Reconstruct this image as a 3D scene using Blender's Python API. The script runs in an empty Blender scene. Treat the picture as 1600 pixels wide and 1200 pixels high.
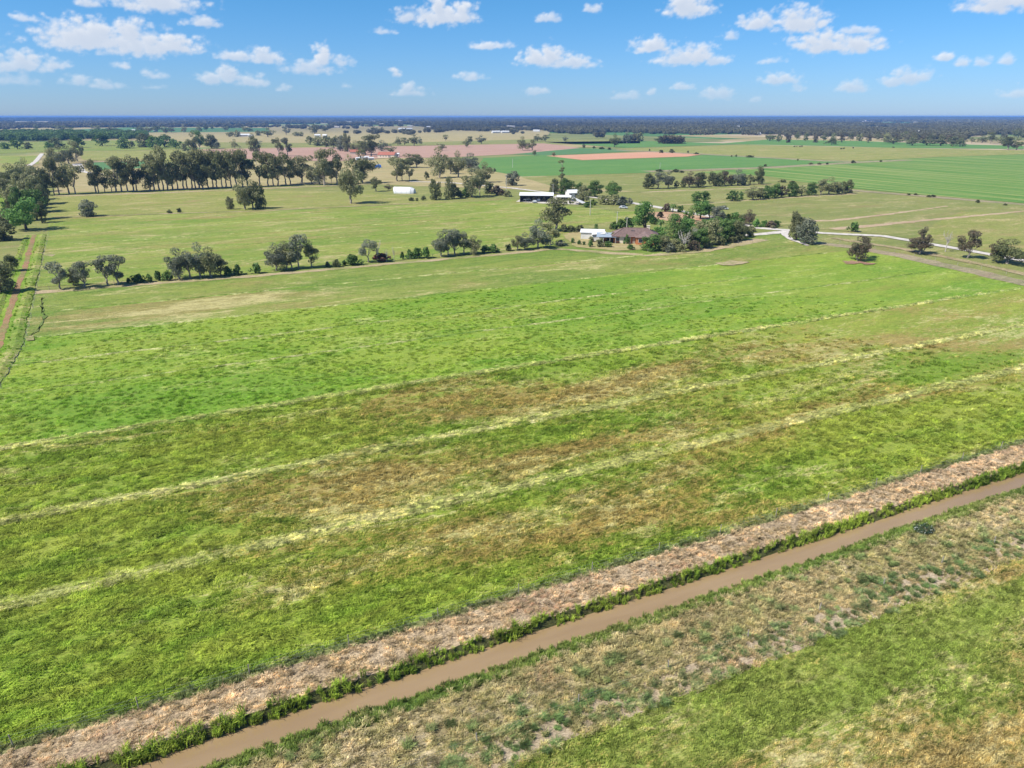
import bpy, math, random
import numpy as np
from math import sin, cos, radians, pi, atan, atan2, tan, sqrt
from mathutils import Vector

random.seed(7)
RNG = np.random.default_rng(11)
scene = bpy.context.scene
COL = scene.collection

# ------------------------------------------------------------------ camera
F = 1100.0; H = 45.0; PITCH = atan(418.5/1100)
cP, sP = cos(PITCH), sin(PITCH)
cam_d = bpy.data.cameras.new('camera'); cam = bpy.data.objects.new('camera', cam_d); COL.objects.link(cam)
cam_d.sensor_fit = 'HORIZONTAL'; cam_d.sensor_width = 36.0; cam_d.lens = 36.0*F/1600.0
cam_d.clip_start = 0.5; cam_d.clip_end = 80000
cam.location = (0, 0, H); cam.rotation_euler = (pi/2-PITCH, 0, 0)
scene.camera = cam

# ------------------------------------------------------------------ exposure
scene.view_settings.view_transform = 'Standard'; scene.view_settings.look = 'None'
scene.view_settings.gamma = 1.0; scene.view_settings.use_curve_mapping = False
scene.view_settings.exposure = 0.62
scene.render.resolution_x = 1024; scene.render.resolution_y = 768
scene.cycles.volume_bounces = 0
scene.cycles.max_bounces = 6

# ------------------------------------------------------------------ sun
SUN_EL = radians(50); SHAD_AZ = radians(24)      # direction the shadows fall, from +X towards +Y
sdir = Vector((-cos(SHAD_AZ)*cos(SUN_EL), -sin(SHAD_AZ)*cos(SUN_EL), sin(SUN_EL)))   # towards the sun
sl = bpy.data.lights.new('sun', 'SUN'); sl.energy = 4.8; sl.angle = radians(0.53); sl.color = (1.0, 0.94, 0.83)
so = bpy.data.objects.new('sun', sl); COL.objects.link(so)
so.rotation_euler = (-sdir).to_track_quat('-Z', 'Y').to_euler(); so.location = (-100, -50, 300)

# ------------------------------------------------------------------ node helper
class NT:
    def __init__(s, tree): s.t = tree; s.n = tree.nodes; s.l = tree.links
    def new(s, typ, **kw):
        n = s.n.new(typ)
        for k, v in kw.items(): setattr(n, k, v)
        return n
    def put(s, sock, v):
        if v is None: return
        if isinstance(v, bpy.types.NodeSocket): s.l.new(v, sock)
        else:
            if sock.type == 'RGBA' and not hasattr(v, '__len__'): v = (v, v, v, 1)
            if sock.type == 'RGBA' and len(v) == 3: v = (*v, 1)
            sock.default_value = v
    def m(s, op, a, b=None, c=None, clamp=False):
        n = s.new('ShaderNodeMath', operation=op, use_clamp=clamp)
        s.put(n.inputs[0], a); s.put(n.inputs[1], b); s.put(n.inputs[2], c)
        return n.outputs[0]
    def vm(s, op, a, b=None):
        n = s.new('ShaderNodeVectorMath', operation=op)
        s.put(n.inputs[0], a); s.put(n.inputs[1], b)
        return n.outputs['Value'] if op in ('LENGTH', 'DOT_PRODUCT', 'DISTANCE') else n.outputs[0]
    def noise(s, vec, scale, detail=4, rough=0.55, dist=0.0):
        n = s.new('ShaderNodeTexNoise'); s.put(n.inputs['Vector'], vec)
        n.inputs['Scale'].default_value = scale; n.inputs['Detail'].default_value = detail
        n.inputs['Roughness'].default_value = rough; n.inputs['Distortion'].default_value = dist
        return n.outputs[0]
    def ramp(s, v, a, b, lo=0.0, hi=1.0, smooth=True):
        n = s.new('ShaderNodeMapRange', interpolation_type='SMOOTHSTEP' if smooth else 'LINEAR')
        s.put(n.inputs[0], v); n.inputs[1].default_value = a; n.inputs[2].default_value = b
        n.inputs[3].default_value = lo; n.inputs[4].default_value = hi
        return n.outputs[0]
    def mix(s, f, a, b, mode='MIX'):
        n = s.new('ShaderNodeMix', data_type='RGBA', blend_type=mode)
        s.put(n.inputs[0], f); s.put(n.inputs[6], a); s.put(n.inputs[7], b)
        return n.outputs[2]
    def sep(s, v):
        n = s.new('ShaderNodeSeparateXYZ'); s.put(n.inputs[0], v); return n.outputs
    def comb(s, x, y, z=0.0):
        n = s.new('ShaderNodeCombineXYZ'); s.put(n.inputs[0], x); s.put(n.inputs[1], y); s.put(n.inputs[2], z); return n.outputs[0]

# ------------------------------------------------------------------ sky with small fair-weather clouds
world = bpy.data.worlds.new('World'); scene.world = world; world.use_nodes = True
W = NT(world.node_tree); W.n.clear()
sky = W.new('ShaderNodeTexSky', sky_type='NISHITA'); sky.sun_disc = False
sky.sun_elevation = SUN_EL; sky.sun_rotation = atan2(sdir.x, sdir.y)
sky.altitude = 50; sky.air_density = 1.0; sky.dust_density = 0.2; sky.ozone_density = 2.5
tc = W.new('ShaderNodeTexCoord')
dx_, dy_, dz_ = W.sep(tc.outputs['Generated'])
el = W.m('MULTIPLY', W.m('ARCSINE', dz_), 180/pi)

def azel(px, py):
    a = (px-800)/F; b = (600-py)/F
    d = Vector((a, cP+b*sP, -sP+b*cP)).normalized()
    return math.degrees(atan2(d.x, d.y)), math.degrees(math.asin(d.z))
# each: left, right, top, bottom (as seen in the photograph), opacity
CL = [(70,215,33,80,1),(150,275,42,86,1),(215,312,52,84,1),(168,235,30,60,1),(120,180,34,60,1),(183,305,-18,18,1),
 (-15,66,84,112,.95),(18,62,80,108,1),(60,104,92,108,.85),(100,142,116,132,.75),(140,188,124,138,.7),(-20,60,112,135,.5),
 (290,346,25,42,.8),(335,400,76,96,.8),(380,445,74,98,.85),(308,352,112,132,.9),(338,372,98,130,1),(365,420,114,136,.9),(428,462,128,142,.5),
 (440,535,90,116,.8),(488,520,70,106,1),(510,556,86,104,.65),(606,660,12,36,.75),(640,735,5,40,1),(668,700,-6,26,1),(700,748,2,38,1),
 (730,802,64,78,.8),(610,672,136,151,.8),(626,652,128,148,.9),(610,628,104,120,.95),(708,760,112,127,.85),(222,262,108,122,.7),(180,204,96,108,.85),
 (26,62,20,34,.7),(120,160,-4,12,.8),(575,625,42,55,.5),(528,556,128,140,.5),
 (808,880,76,104,1),(845,935,84,107,.9),(840,885,68,100,1),(918,1,4,1,0),(912,942,4,20,.7),(832,880,18,35,.65),
 (1040,1112,-10,26,1),(1048,1085,-14,16,1),(1152,1220,20,44,.95),(1215,1292,12,50,1),(1122,1160,46,62,.6),(1238,1330,50,82,1),(1300,1378,54,82,1),(1300,1382,38,54,.6),
 (985,1052,57,82,.95),(1020,1100,76,102,.9),(1060,1122,67,100,1),(1090,1145,84,102,.75),(1180,1228,88,100,.55),
 (1514,1610,-12,17,1),(1185,1252,114,133,.95),(1236,1262,130,146,.7),(1308,1358,125,143,.95),(1378,1420,117,134,.9),(1392,1450,106,133,.95),
 (1565,1610,137,152,.9),(1095,1150,135,156,.85),(1040,1088,126,141,.75),(950,1010,140,156,.65),(1000,1028,136,149,.7),(820,860,134,149,.75),
 (1462,1488,82,97,.85),(1492,1518,90,104,.85),(1520,1550,88,104,.6),(1556,1582,86,102,.75),(1170,1200,148,160,.45),(215,260,128,140,.3),(905,1,2,1,0),
 (550,590,62,72,.0),(-60,-10,60,100,.9),(1640,1700,60,90,.9),(-160,-90,20,60,1),(1720,1800,110,140,.8)]
# nishita sky graded a touch bluer, as the photograph's processing has it
SKY_STRENGTH = 0.092
grade = W.mix(1.0, sky.outputs[0], W.mix(W.ramp(el, 0.0, 7.5, smooth=False), (.40, .585, 1.04, 1), (.285, .61, .93, 1)), 'MULTIPLY')
bg1 = W.new('ShaderNodeBackground'); W.put(bg1.inputs[0], grade); bg1.inputs[1].default_value = SKY_STRENGTH
wo = W.new('ShaderNodeOutputWorld'); W.l.new(bg1.outputs[0], wo.inputs[0])

# ------------------------------------------------------------------ geometry helpers
def G(px, py, z=0.0):
    a = (px-800)/F; b = (600-py)/F
    d = (a, cP+b*sP, -sP+b*cP); t = (H-z)/-d[2]
    return d[0]*t, d[1]*t, t
AU = radians(25.3); UX, UY = cos(AU), sin(AU); NX, NY = -sin(AU), cos(AU)
def us2xy(u, s): return u*UX+s*NX, u*UY+s*NY
def xy2us(x, y): return x*UX+y*UY, x*NX+y*NY

def tag(o, label=None, cat=None, group=None, kind=None):
    if label: o['label'] = label
    if cat: o['category'] = cat
    if group: o['group'] = group
    if kind: o['kind'] = kind
    return o
def mesh_from(name, verts, faces, mats, fm=None, smooth=False):
    me = bpy.data.meshes.new(name)
    verts = np.asarray(verts, dtype=np.float32).reshape(-1, 3)
    if isinstance(faces, np.ndarray):
        k = faces.shape[1]; n = len(faces)
        me.vertices.add(len(verts)); me.vertices.foreach_set('co', verts.ravel())
        me.loops.add(n*k); me.loops.foreach_set('vertex_index', faces.astype(np.int32).ravel())
        me.polygons.add(n); me.polygons.foreach_set('loop_start', np.arange(0, n*k, k, dtype=np.int32))
        me.polygons.foreach_set('loop_total', np.full(n, k, dtype=np.int32))
        me.update(calc_edges=True)
    else:
        me.from_pydata([tuple(map(float, v)) for v in verts], [], faces); me.update()
    for m in (mats if isinstance(mats, (list, tuple)) else [mats]): me.materials.append(m)
    if fm is not None: me.polygons.foreach_set('material_index', np.asarray(fm, dtype=np.int32))
    if smooth: me.polygons.foreach_set('use_smooth', [True]*len(me.polygons))
    return me
def obj(name, me, parent=None, loc=None, rz=0.0):
    o = bpy.data.objects.new(name, me); COL.objects.link(o)
    if parent: o.parent = parent
    if loc is not None: o.location = loc
    if rz: o.rotation_euler = (0, 0, rz)
    return o
def empty(name, loc, rz=0.0):
    o = bpy.data.objects.new(name, None); COL.objects.link(o); o.location = loc; o.rotation_euler = (0, 0, rz)
    o.empty_display_size = 0.5
    return o
class MB:
    def __init__(s): s.v = []; s.f = []
    def box(s, c, d, rz=0.0):
        i = len(s.v); cx, cy, cz = c; hx, hy, hz = d[0]/2, d[1]/2, d[2]/2; cr, sr = cos(rz), sin(rz)
        for sx, sy, sz in ((-1,-1,-1),(1,-1,-1),(1,1,-1),(-1,1,-1),(-1,-1,1),(1,-1,1),(1,1,1),(-1,1,1)):
            x, y = sx*hx, sy*hy
            s.v.append((cx+x*cr-y*sr, cy+x*sr+y*cr, cz+sz*hz))
        for q in ((0,3,2,1),(4,5,6,7),(0,1,5,4),(1,2,6,5),(2,3,7,6),(3,0,4,7)): s.f.append(tuple(i+k for k in q))
        return s
    def poly(s, pts):
        i = len(s.v); s.v += [tuple(p) for p in pts]; s.f.append(tuple(range(i, i+len(pts)))); return s
    def tube(s, path, rad, n=6, cap=True):
        path = [Vector(p) for p in path]; rings = []
        for k, p in enumerate(path):
            d = (path[min(k+1, len(path)-1)]-path[max(k-1, 0)]).normalized()
            a = d.cross(Vector((0.31, 0.95, 0.05))).normalized()
            b = d.cross(a)
            r = rad[k] if hasattr(rad, '__len__') else rad
            i = len(s.v); rings.append(i)
            for j in range(n):
                t = 2*pi*j/n; q = p+(a*cos(t)+b*sin(t))*r; s.v.append(tuple(q))
        for k in range(len(rings)-1):
            for j in range(n):
                s.f.append((rings[k]+j, rings[k]+(j+1) % n, rings[k+1]+(j+1) % n, rings[k+1]+j))
        if cap: s.f.append(tuple(rings[-1]+j for j in range(n)))
        return s
    def build(s, name, mat, parent=None, smooth=False, loc=None, rz=0.0):
        return obj(name, mesh_from(name, s.v, s.f, mat, smooth=smooth), parent, loc, rz)

def hashn(ix, iy, seed):
    h = np.sin(ix*127.1+iy*311.7+seed*74.7)*43758.5453
    return h-np.floor(h)
def vnoise(x, y, seed=0):
    ix, iy = np.floor(x), np.floor(y); fx, fy = x-ix, y-iy
    fx = fx*fx*(3-2*fx); fy = fy*fy*(3-2*fy)
    a = hashn(ix, iy, seed); b = hashn(ix+1, iy, seed); c = hashn(ix, iy+1, seed); d = hashn(ix+1, iy+1, seed)
    return (a*(1-fx)+b*fx)*(1-fy)+(c*(1-fx)+d*fx)*fy
def fbm(x, y, seed=0, o=4):
    r = 0; a = .5
    for k in range(o): r = r+a*vnoise(x*2**k, y*2**k, seed+k*13); a *= .5
    return r

# ------------------------------------------------------------------ materials
def new_mat(name):
    m = bpy.data.materials.new(name); m.use_nodes = True
    N = NT(m.node_tree); N.n.clear()
    out = N.new('ShaderNodeOutputMaterial'); b = N.new('ShaderNodeBsdfPrincipled'); N.l.new(b.outputs[0], out.inputs[0])
    b.inputs['Roughness'].default_value = 0.9; b.inputs['Specular IOR Level'].default_value = 0.15
    return m, N, b, out
def uvpos(N):
    g = N.new('ShaderNodeNewGeometry')
    mp = N.new('ShaderNodeMapping', vector_type='TEXTURE'); mp.inputs['Rotation'].default_value = (0, 0, AU)
    N.l.new(g.outputs['Position'], mp.inputs[0])
    return mp.outputs[0], g.outputs['Position']
def pasture(name, green, yellow, straw, brown, kstraw=.5, kbrown=.5, blobs=(), stretch=0.35, tuft=False, bump=0.5, fine=1.0, dark=(0.03, 0.075, 0.022), kdark=.5, rows=0.0):
    """grass: green/yellow-green mottling, straw streaks, brown worn patches; blobs = (u, s, ru, rs, weight) dry or lush areas"""
    m, N, b, out = new_mat(name)
    uv, pos = uvpos(N)
    uvs = N.vm('MULTIPLY', uv, (stretch, 1, 1))
    big = N.noise(uvs, 0.045, 2 if tuft else 4, .6, .6)
    med = N.noise(uvs, 0.30, 2 if tuft else 5, .65, .8)
    sml = N.noise(N.vm('MULTIPLY', uv, (0.7, 1.5, 1)), 1.3, 2 if tuft else 4, .7, 1.2)
    fin = sml if tuft else N.noise(N.vm('MULTIPLY', uv, (0.8, 1.3, 1)), 4.5, 3, .7, .8)
    bias = None
    for (u, s, ru, rs, w) in blobs:
        d = N.vm('LENGTH', N.vm('MULTIPLY', N.vm('SUBTRACT', uv, (u, s, 0)), (1/ru, 1/rs, 0)))
        q = N.ramp(d, 0.1, 1.0, w, 0.0)
        bias = q if bias is None else N.m('ADD', bias, q)
    if bias is None: bias = 0.0
    f1 = N.ramp(N.m('ADD', N.m('MULTIPLY', big, .45), N.m('ADD', N.m('MULTIPLY', med, .3), N.m('MULTIPLY', sml, .25))), .40, .60)
    c = N.mix(f1, green, yellow)
    dk = N.ramp(N.m('ADD', N.m('MULTIPLY', N.noise(uvs, .16, 5, .6), .5), N.m('MULTIPLY', sml, .5)), .40, .32, 0, kdark)
    c = N.mix(dk, c, dark)
    fb = N.m('ADD', N.m('ADD', N.m('MULTIPLY', N.noise(N.vm('ADD', uvs, (31, 7, 0)), .07, 5, .62, .8), .6), N.m('MULTIPLY', sml, .4)), N.m('MULTIPLY', bias, .22))
    c = N.mix(N.ramp(fb, .57-.12*kbrown, .70-.12*kbrown, 0, .85), c, brown)
    fs = N.m('ADD', N.m('ADD', N.m('MULTIPLY', N.noise(N.vm('ADD', uvs, (-17, 47, 0)), .11, 5, .65, 1.0), .5), N.m('MULTIPLY', N.noise(N.vm('MULTIPLY', uv, (.5, 1.8, 1)), .8, 5, .7, 1.5), .5)), N.m('MULTIPLY', bias, .10))
    c = N.mix(N.ramp(fs, .60-.12*kstraw, .70-.12*kstraw, 0, .9), c, straw)
    if rows > 0:
        sc = N.sep(N.vm('ADD', uv, N.vm('MULTIPLY', N.noise(uvs, .05, 2), (0, 3, 0))))
        rw = N.noise(N.comb(N.m('MULTIPLY', sc[1], .02), sc[0]), .16, 3, .6)
        c = N.mix(N.ramp(rw, .45, .62, 0, rows), c, straw)
        c = N.mix(N.ramp(rw, .42, .32, 0, rows), c, dark)
    mott = N.noise(N.vm('MULTIPLY', uv, (.45, 1.1, 1)), .75, 2 if tuft else 4, .7, 1.0)
    val = N.m('ADD', N.ramp(fin, .3, .7, 1-.42*fine, 1+.42*fine), N.m('ADD', N.m('MULTIPLY', N.m('SUBTRACT', sml, .5), .55*fine), N.m('MULTIPLY', N.m('SUBTRACT', mott, .5), 1.1*max(fine, .5))))
    if tuft:
        oi = N.new('ShaderNodeObjectInfo')
        val = N.m('MULTIPLY', val, N.ramp(oi.outputs['Random'], 0, 1, 1.15, 2.15, False))
    c = N.mix(1.0, c, N.comb(val, val, val), 'MULTIPLY')
    N.put(b.inputs['Base Color'], c)
    if tuft:
        tr = N.new('ShaderNodeBsdfTranslucent'); N.put(tr.inputs[0], c)
        mxs = N.new('ShaderNodeMixShader'); mxs.inputs[0].default_value = .45
        N.l.new(b.outputs[0], mxs.inputs[1]); N.l.new(tr.outputs[0], mxs.inputs[2]); N.l.new(mxs.outputs[0], out.inputs[0])
    else:
        bp = N.new('ShaderNodeBump'); bp.inputs['Strength'].default_value = bump; bp.inputs['Distance'].default_value = .35
        N.put(bp.inputs['Height'], N.m('ADD', N.m('MULTIPLY', mott, 1.0), N.m('ADD', N.m('MULTIPLY', sml, .8), N.m('MULTIPLY', fin, .35))))
        N.l.new(bp.outputs[0], b.inputs['Normal'])
    return m
def plain(name, col, rough=.8, var=.15, scale=1.0, metal=0.0, col2=None, spec=.3, bump=0.0):
    m, N, b, out = new_mat(name)
    g = N.new('ShaderNodeNewGeometry')
    n = N.noise(g.outputs['Position'], scale, 4, .6)
    c2 = col2 if col2 else tuple(x*(1-var) for x in col)
    N.put(b.inputs['Base Color'], N.mix(N.ramp(n, .35, .65), col, c2))
    b.inputs['Roughness'].default_value = rough; b.inputs['Metallic'].default_value = metal; b.inputs['Specular IOR Level'].default_value = spec
    if bump:
        bp = N.new('ShaderNodeBump'); bp.inputs['Strength'].default_value = bump; bp.inputs['Distance'].default_value = .1
        N.put(bp.inputs['Height'], N.noise(g.outputs['Position'], scale*4, 4)); N.l.new(bp.outputs[0], b.inputs['Normal'])
    return m
def leafm(name, col, col2, tr=.38):
    m, N, b, out = new_mat(name)
    g = N.new('ShaderNodeNewGeometry'); oi = N.new('ShaderNodeObjectInfo')
    n = N.noise(g.outputs['Position'], .55, 3, .6)
    c = N.mix(N.ramp(n, .38, .62), col, col2)
    v = N.m('MULTIPLY', N.ramp(oi.outputs['Random'], 0, 1, .8, 1.25, False), N.ramp(N.noise(g.outputs['Position'], 3.0, 2), .3, .7, .72, 1.28))
    c = N.mix(1.0, c, N.comb(v, v, v), 'MULTIPLY')
    N.put(b.inputs['Base Color'], c); b.inputs['Roughness'].default_value = .6; b.inputs['Specular IOR Level'].default_value = .3
    t = N.new('ShaderNodeBsdfTranslucent'); N.put(t.inputs[0], c)
    mxs = N.new('ShaderNodeMixShader'); mxs.inputs[0].default_value = tr
    N.l.new(b.outputs[0], mxs.inputs[1]); N.l.new(t.outputs[0], mxs.inputs[2]); N.l.new(mxs.outputs[0], out.inputs[0])
    return m

# ------------------------------------------------------------------ clouds: a sky dome far outside everything, cloud cover computed per vertex
def worley(x, y, seed):
    ix, iy = np.floor(x), np.floor(y); best = np.full(x.shape, 9.0)
    for i in (-1, 0, 1):
        for j in (-1, 0, 1):
            cx, cy = ix+i, iy+j
            d = (cx+hashn(cx, cy, seed)-x)**2+(cy+hashn(cx, cy, seed+5)-y)**2; best = np.minimum(best, d)
    return np.sqrt(best)
def cloud_field(A, E):
    wx = (fbm(A*.9, E*1.4, 61, 5)-.47)*1.1; wy = (fbm(A*.9, E*1.4, 62, 5)-.47)*.6
    a = A+wx*.6; e = E+wy*.45
    f = np.full(A.shape, -.6); om = np.ones(A.shape)
    for (x0, x1, y0, y1, op) in CL:
        if op <= 0: continue
        a0, e0 = azel((x0+x1)/2, y1-(y1-y0)*.30); w_ = (x1-x0)/2*.049*1.10; h_ = (y1-y0)*.70*.047*1.05
        k = (np.abs(A-a0) < w_*2+1)&(np.abs(E-e0) < h_*3+1)
        vx = (a[k]-a0)/w_; vy = (e[k]-e0)/h_; vy = np.where(vy > 0, vy, -2.2*vy)
        d = 1-np.sqrt(vx*vx+vy*vy)-(1-op)*.50
        om[k] = np.where(d > f[k], op, om[k]); f[k] = np.maximum(f[k], d)
    # generic scattered cumulus beyond the part of the sky in view
    g = (fbm(A/6, E/3.0, 71, 4)-.56)*4.0-.15
    out = np.clip(np.maximum((np.abs(A)-46)/6, (E-9.5)/2), 0, 1); f = np.where(out > 0, np.maximum(f, g*out-(1-out)), f)
    w = .6*(1-worley(A*1.3, E*1.9, 1))+.26*(1-worley(A*3.4, E*4.4, 2))+.12*(1-worley(A*8, E*10, 3))
    return f+(w-.58)*.85+(fbm(A*2.4, E*4, 63, 5)-.47)*.60, om
azs = np.concatenate([np.arange(-180, -48, 2.0), np.arange(-46, 46.01, .075), np.arange(48, 180.1, 2.0)])
els = np.concatenate([[-1.0, 0.0], np.arange(.15, 9.2, .075), np.arange(9.5, 20, .5), np.arange(21, 60, 1.5), np.arange(62, 91, 4.0)])
A_, E_ = np.meshgrid(azs, els)
D, OM = cloud_field(A_, E_); occ = np.zeros(D.shape)
for st in (.08, .17, .28, .42): occ += np.clip(cloud_field(A_-.55*st, E_+.9*st)[0]+.15, 0, 1)
cover = np.clip((D+.10)/(.55+.25*fbm(A_*1.3, E_*2, 88, 3)*2), 0, 1); cover = cover*cover*(3-2*cover)*np.clip(.25+.75*OM, 0, 1)
cover *= np.interp(E_, [-1, .4, 1.6, 4, 60, 80], [0, .3, .68, .95, .9, 0]); 
shade = np.exp(-.45*occ)*1.15
shade = np.clip(shade, 0, 1)
RD = 45000.0; ar, er = np.radians(A_), np.radians(E_)
V = np.stack([RD*np.sin(ar)*np.cos(er), RD*np.cos(ar)*np.cos(er), RD*np.sin(er)+H], -1).reshape(-1, 3)
na_, ne_ = len(azs), len(els); i_, j_ = np.meshgrid(np.arange(na_-1), np.arange(ne_-1)); k_ = (j_*na_+i_).ravel()
mcl, N, b, out = new_mat('clouds'); N.n.remove(b)
def fat(nm): q = N.new('ShaderNodeAttribute'); q.attribute_name = nm; return q.outputs['Fac']
lowc = N.ramp(N.m('MULTIPLY', N.sep(N.new('ShaderNodeNewGeometry').outputs['Position'])[2], 1/RD), .0, .09)
cc = N.mix(fat('shade'), (.36, .42, .52, 1), (.63, .64, .66, 1)); cc = N.mix(N.m('SUBTRACT', .45, N.m('MULTIPLY', lowc, .45)), cc, (.29, .40, .52, 1))
em = N.new('ShaderNodeEmission'); N.put(em.inputs[0], cc); em.inputs[1].default_value = 1.0
tr = N.new('ShaderNodeBsdfTransparent'); mxs = N.new('ShaderNodeMixShader'); N.put(mxs.inputs[0], fat('cover'))
N.l.new(tr.outputs[0], mxs.inputs[1]); N.l.new(em.outputs[0], mxs.inputs[2]); N.l.new(mxs.outputs[0], out.inputs[0])
mcl.cycles.emission_sampling = 'NONE'
me = mesh_from('sky', V, np.stack([k_, k_+1, k_+na_+1, k_+na_], 1), mcl)
for nm, arr in (('cover', cover), ('shade', shade)):
    q = me.attributes.new(nm, 'FLOAT', 'POINT'); q.data.foreach_set('value', arr.astype(np.float32).ravel())
tag(obj('sky', me), kind='structure')

GREEN = (.070, .205, .012); YEL = (.165, .255, .020); STRAW = (.36, .35, .10); BROWN = (.20, .14, .035)
OLIVE = (.095, .165, .018)
south_blobs = [(48,77,70,14,.22),(15,84,34,10,.35),(130,96,110,22,.22),(32,64,44,8,.30),(-20,66,26,26,-.9),(-8,100,30,14,-.4),(110,62,70,10,-.5),(0,58,40,5,-.4),(70,100,70,10,.25)]
mk = dict(
 south=dict(green=(.138,.218,.024), yellow=(.228,.265,.042), straw=(.42,.39,.17), brown=(.270,.195,.070), kstraw=.62, kbrown=.62, blobs=south_blobs),
 lush=dict(green=(.124,.228,.022), yellow=(.222,.285,.042), straw=(.38,.40,.14), brown=(.20,.20,.045), kstraw=.50, kbrown=.35, blobs=[(70,170,90,9,-.8),(10,120,50,6,-.6)], dark=(.035,.10,.02)),
 north=dict(green=(.115,.185,.030), yellow=(.200,.235,.050), straw=(.40,.36,.16), brown=(.24,.20,.07), kstraw=.65, kbrown=.55, blobs=[(110,215,90,16,-1.0),(0,190,60,16,.6)]),
)
M = {}
for k, v in mk.items():
    M[k] = pasture('grass_'+k, **v); M[k+'_t'] = pasture('grass_blades_'+k, tuft=True, **v)
M['far_a'] = pasture('grass_bright', (.145,.222,.034), (.228,.268,.055), (.40,.34,.16), (.27,.21,.08), .75, .6, fine=1.0, bump=.8)
M['far_b'] = pasture('grass_yellow', (.190,.220,.050), (.250,.255,.075), (.42,.34,.17), (.29,.22,.10), .65, .5, fine=.8, bump=.8)
M['olive'] = pasture('grass_olive', (.155,.185,.050), (.215,.225,.070), (.38,.32,.16), (.23,.19,.08), .65, .5, fine=.5)
M['tan'] = pasture('grass_tan', (.27,.245,.105), (.34,.28,.14), (.47,.38,.22), (.30,.22,.12), .65, .5, fine=.4)
M['crop'] = pasture('crop_green', (.085,.190,.045), (.115,.215,.055), (.20,.27,.06), (.08,.16,.03), .2, .1, fine=.35, bump=.2)
M['crop_b'] = pasture('crop_striped', (.080,.185,.030), (.105,.205,.040), (.25,.28,.09), (.08,.18,.02), .3, .1, fine=.4, bump=.2, rows=.8, dark=(.035,.13,.02))
M['teal'] = pasture('crop_teal', (.075,.165,.062), (.095,.19,.07), (.2,.25,.1), (.1,.15,.06), .2, .2, fine=.3, bump=.2)
M['verge'] = pasture('worn_verge', (.33,.27,.15), (.38,.30,.19), (.46,.38,.26), (.18,.20,.06), .5, .95, fine=.8, stretch=.8, dark=(.09,.11,.04), kdark=.8)
M['pink'] = pasture('ploughed_pink', (.33,.205,.155), (.38,.25,.19), (.42,.31,.22), (.30,.17,.12), .5, .4, fine=.3, bump=.25, dark=(.28,.16,.12), stretch=.15)
M['orange'] = pasture('ploughed_orange', (.46,.235,.145), (.50,.28,.18), (.5,.34,.22), (.38,.2,.12), .5, .3, fine=.25, bump=.2, dark=(.35,.18,.11), stretch=.15)
M['dirt'] = pasture('bare_dirt', (.34,.25,.16), (.42,.32,.21), (.50,.41,.30), (.27,.18,.11), .5, .4, fine=.6, dark=(.2,.17,.08))
M['orange_soil'] = pasture('orange_soil', (.36,.20,.12), (.42,.28,.18), (.47,.38,.27), (.17,.18,.06), .4, .4, fine=.6, dark=(.14,.13,.05))
M['redsoil'] = pasture('red_soil', (.24,.13,.09), (.30,.20,.13), (.38,.32,.20), (.12,.17,.04), .5, 1.0, stretch=1, dark=(.06,.12,.03))
M['gravel'] = plain('white_gravel', (.56,.52,.47), .9, .3, .5, bump=.3)
M['weedbank'] = pasture('weedy_bank', (.20,.19,.10), (.30,.25,.16), (.40,.33,.24), (.26,.19,.13), .5, .5, dark=(.06,.10,.03), kdark=.8)
M['dry'] = pasture('dry_bank', (.31,.235,.145), (.40,.31,.20), (.50,.41,.29), (.24,.16,.11), .6, .5, stretch=.8, dark=(.12,.10,.06), kdark=.5, fine=1.3, bump=.9)
M['dry_t'] = pasture('dry_bank_blades', (.35,.28,.16), (.43,.34,.22), (.53,.44,.31), (.26,.18,.12), .6, .5, stretch=.8, tuft=True, fine=1.2, dark=(.13,.15,.06))
M['weeds'] = pasture('fence_weeds', (.13,.155,.050), (.19,.19,.075), (.30,.28,.17), (.20,.17,.10), .4, .4, stretch=1, fine=1.2)
M['weeds_t'] = pasture('fence_weeds_blades', (.135,.175,.060), (.22,.24,.10), (.42,.37,.20), (.20,.17,.10), .45, .4, stretch=1, tuft=True)
M['reed'] = pasture('reed_ground', (.055,.065,.022), (.085,.085,.03), (.20,.15,.08), (.09,.06,.03), .4, .4, stretch=1)
M['reed_t'] = pasture('reed_blades', (.105,.170,.022), (.24,.30,.045), (.34,.36,.10), (.10,.10,.03), .6, .35, stretch=1, tuft=True, dark=(.035,.06,.012), kdark=.8)
M['lowg'] = pasture('wet_bank', (.090,.150,.030), (.15,.18,.055), (.25,.26,.11), (.16,.14,.06), .4, .3, stretch=1)
M['lowg_t'] = pasture('wet_bank_blades', (.105,.165,.032), (.18,.22,.055), (.34,.32,.14), (.18,.15,.07), .6, .5, stretch=1, tuft=True)
M['rough'] = pasture('rough_dry', (.26,.225,.11), (.34,.27,.15), (.44,.37,.24), (.25,.18,.10), .6, .5, stretch=.9, fine=1.3, bump=.9, dark=(.09,.12,.04))
M['rough_t'] = pasture('rough_dry_blades', (.25,.235,.10), (.36,.30,.16), (.49,.41,.26), (.28,.20,.11), .6, .5, stretch=.9, tuft=True, dark=(.09,.14,.04), kdark=.7)
M['pale'] = pasture('pale_dirt', (.30,.24,.16), (.38,.31,.22), (.46,.39,.30), (.32,.23,.17), .5, .4, stretch=.8, fine=.8, dark=(.16,.16,.09))
near_blobs = [(70,22,30,10,.6),(45,30,20,3,-1.2),(80,31,30,3,-1.0),(40,20,20,6,.4)]
mk2 = dict(green=(.165,.215,.040), yellow=(.245,.260,.070), straw=(.40,.35,.17), brown=(.30,.22,.09), kstraw=.72, kbrown=.66, blobs=near_blobs, stretch=.5)
M['near'] = pasture('near_grass', **mk2); M['near_t'] = pasture('near_grass_blades', tuft=True, **mk2)
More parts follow.
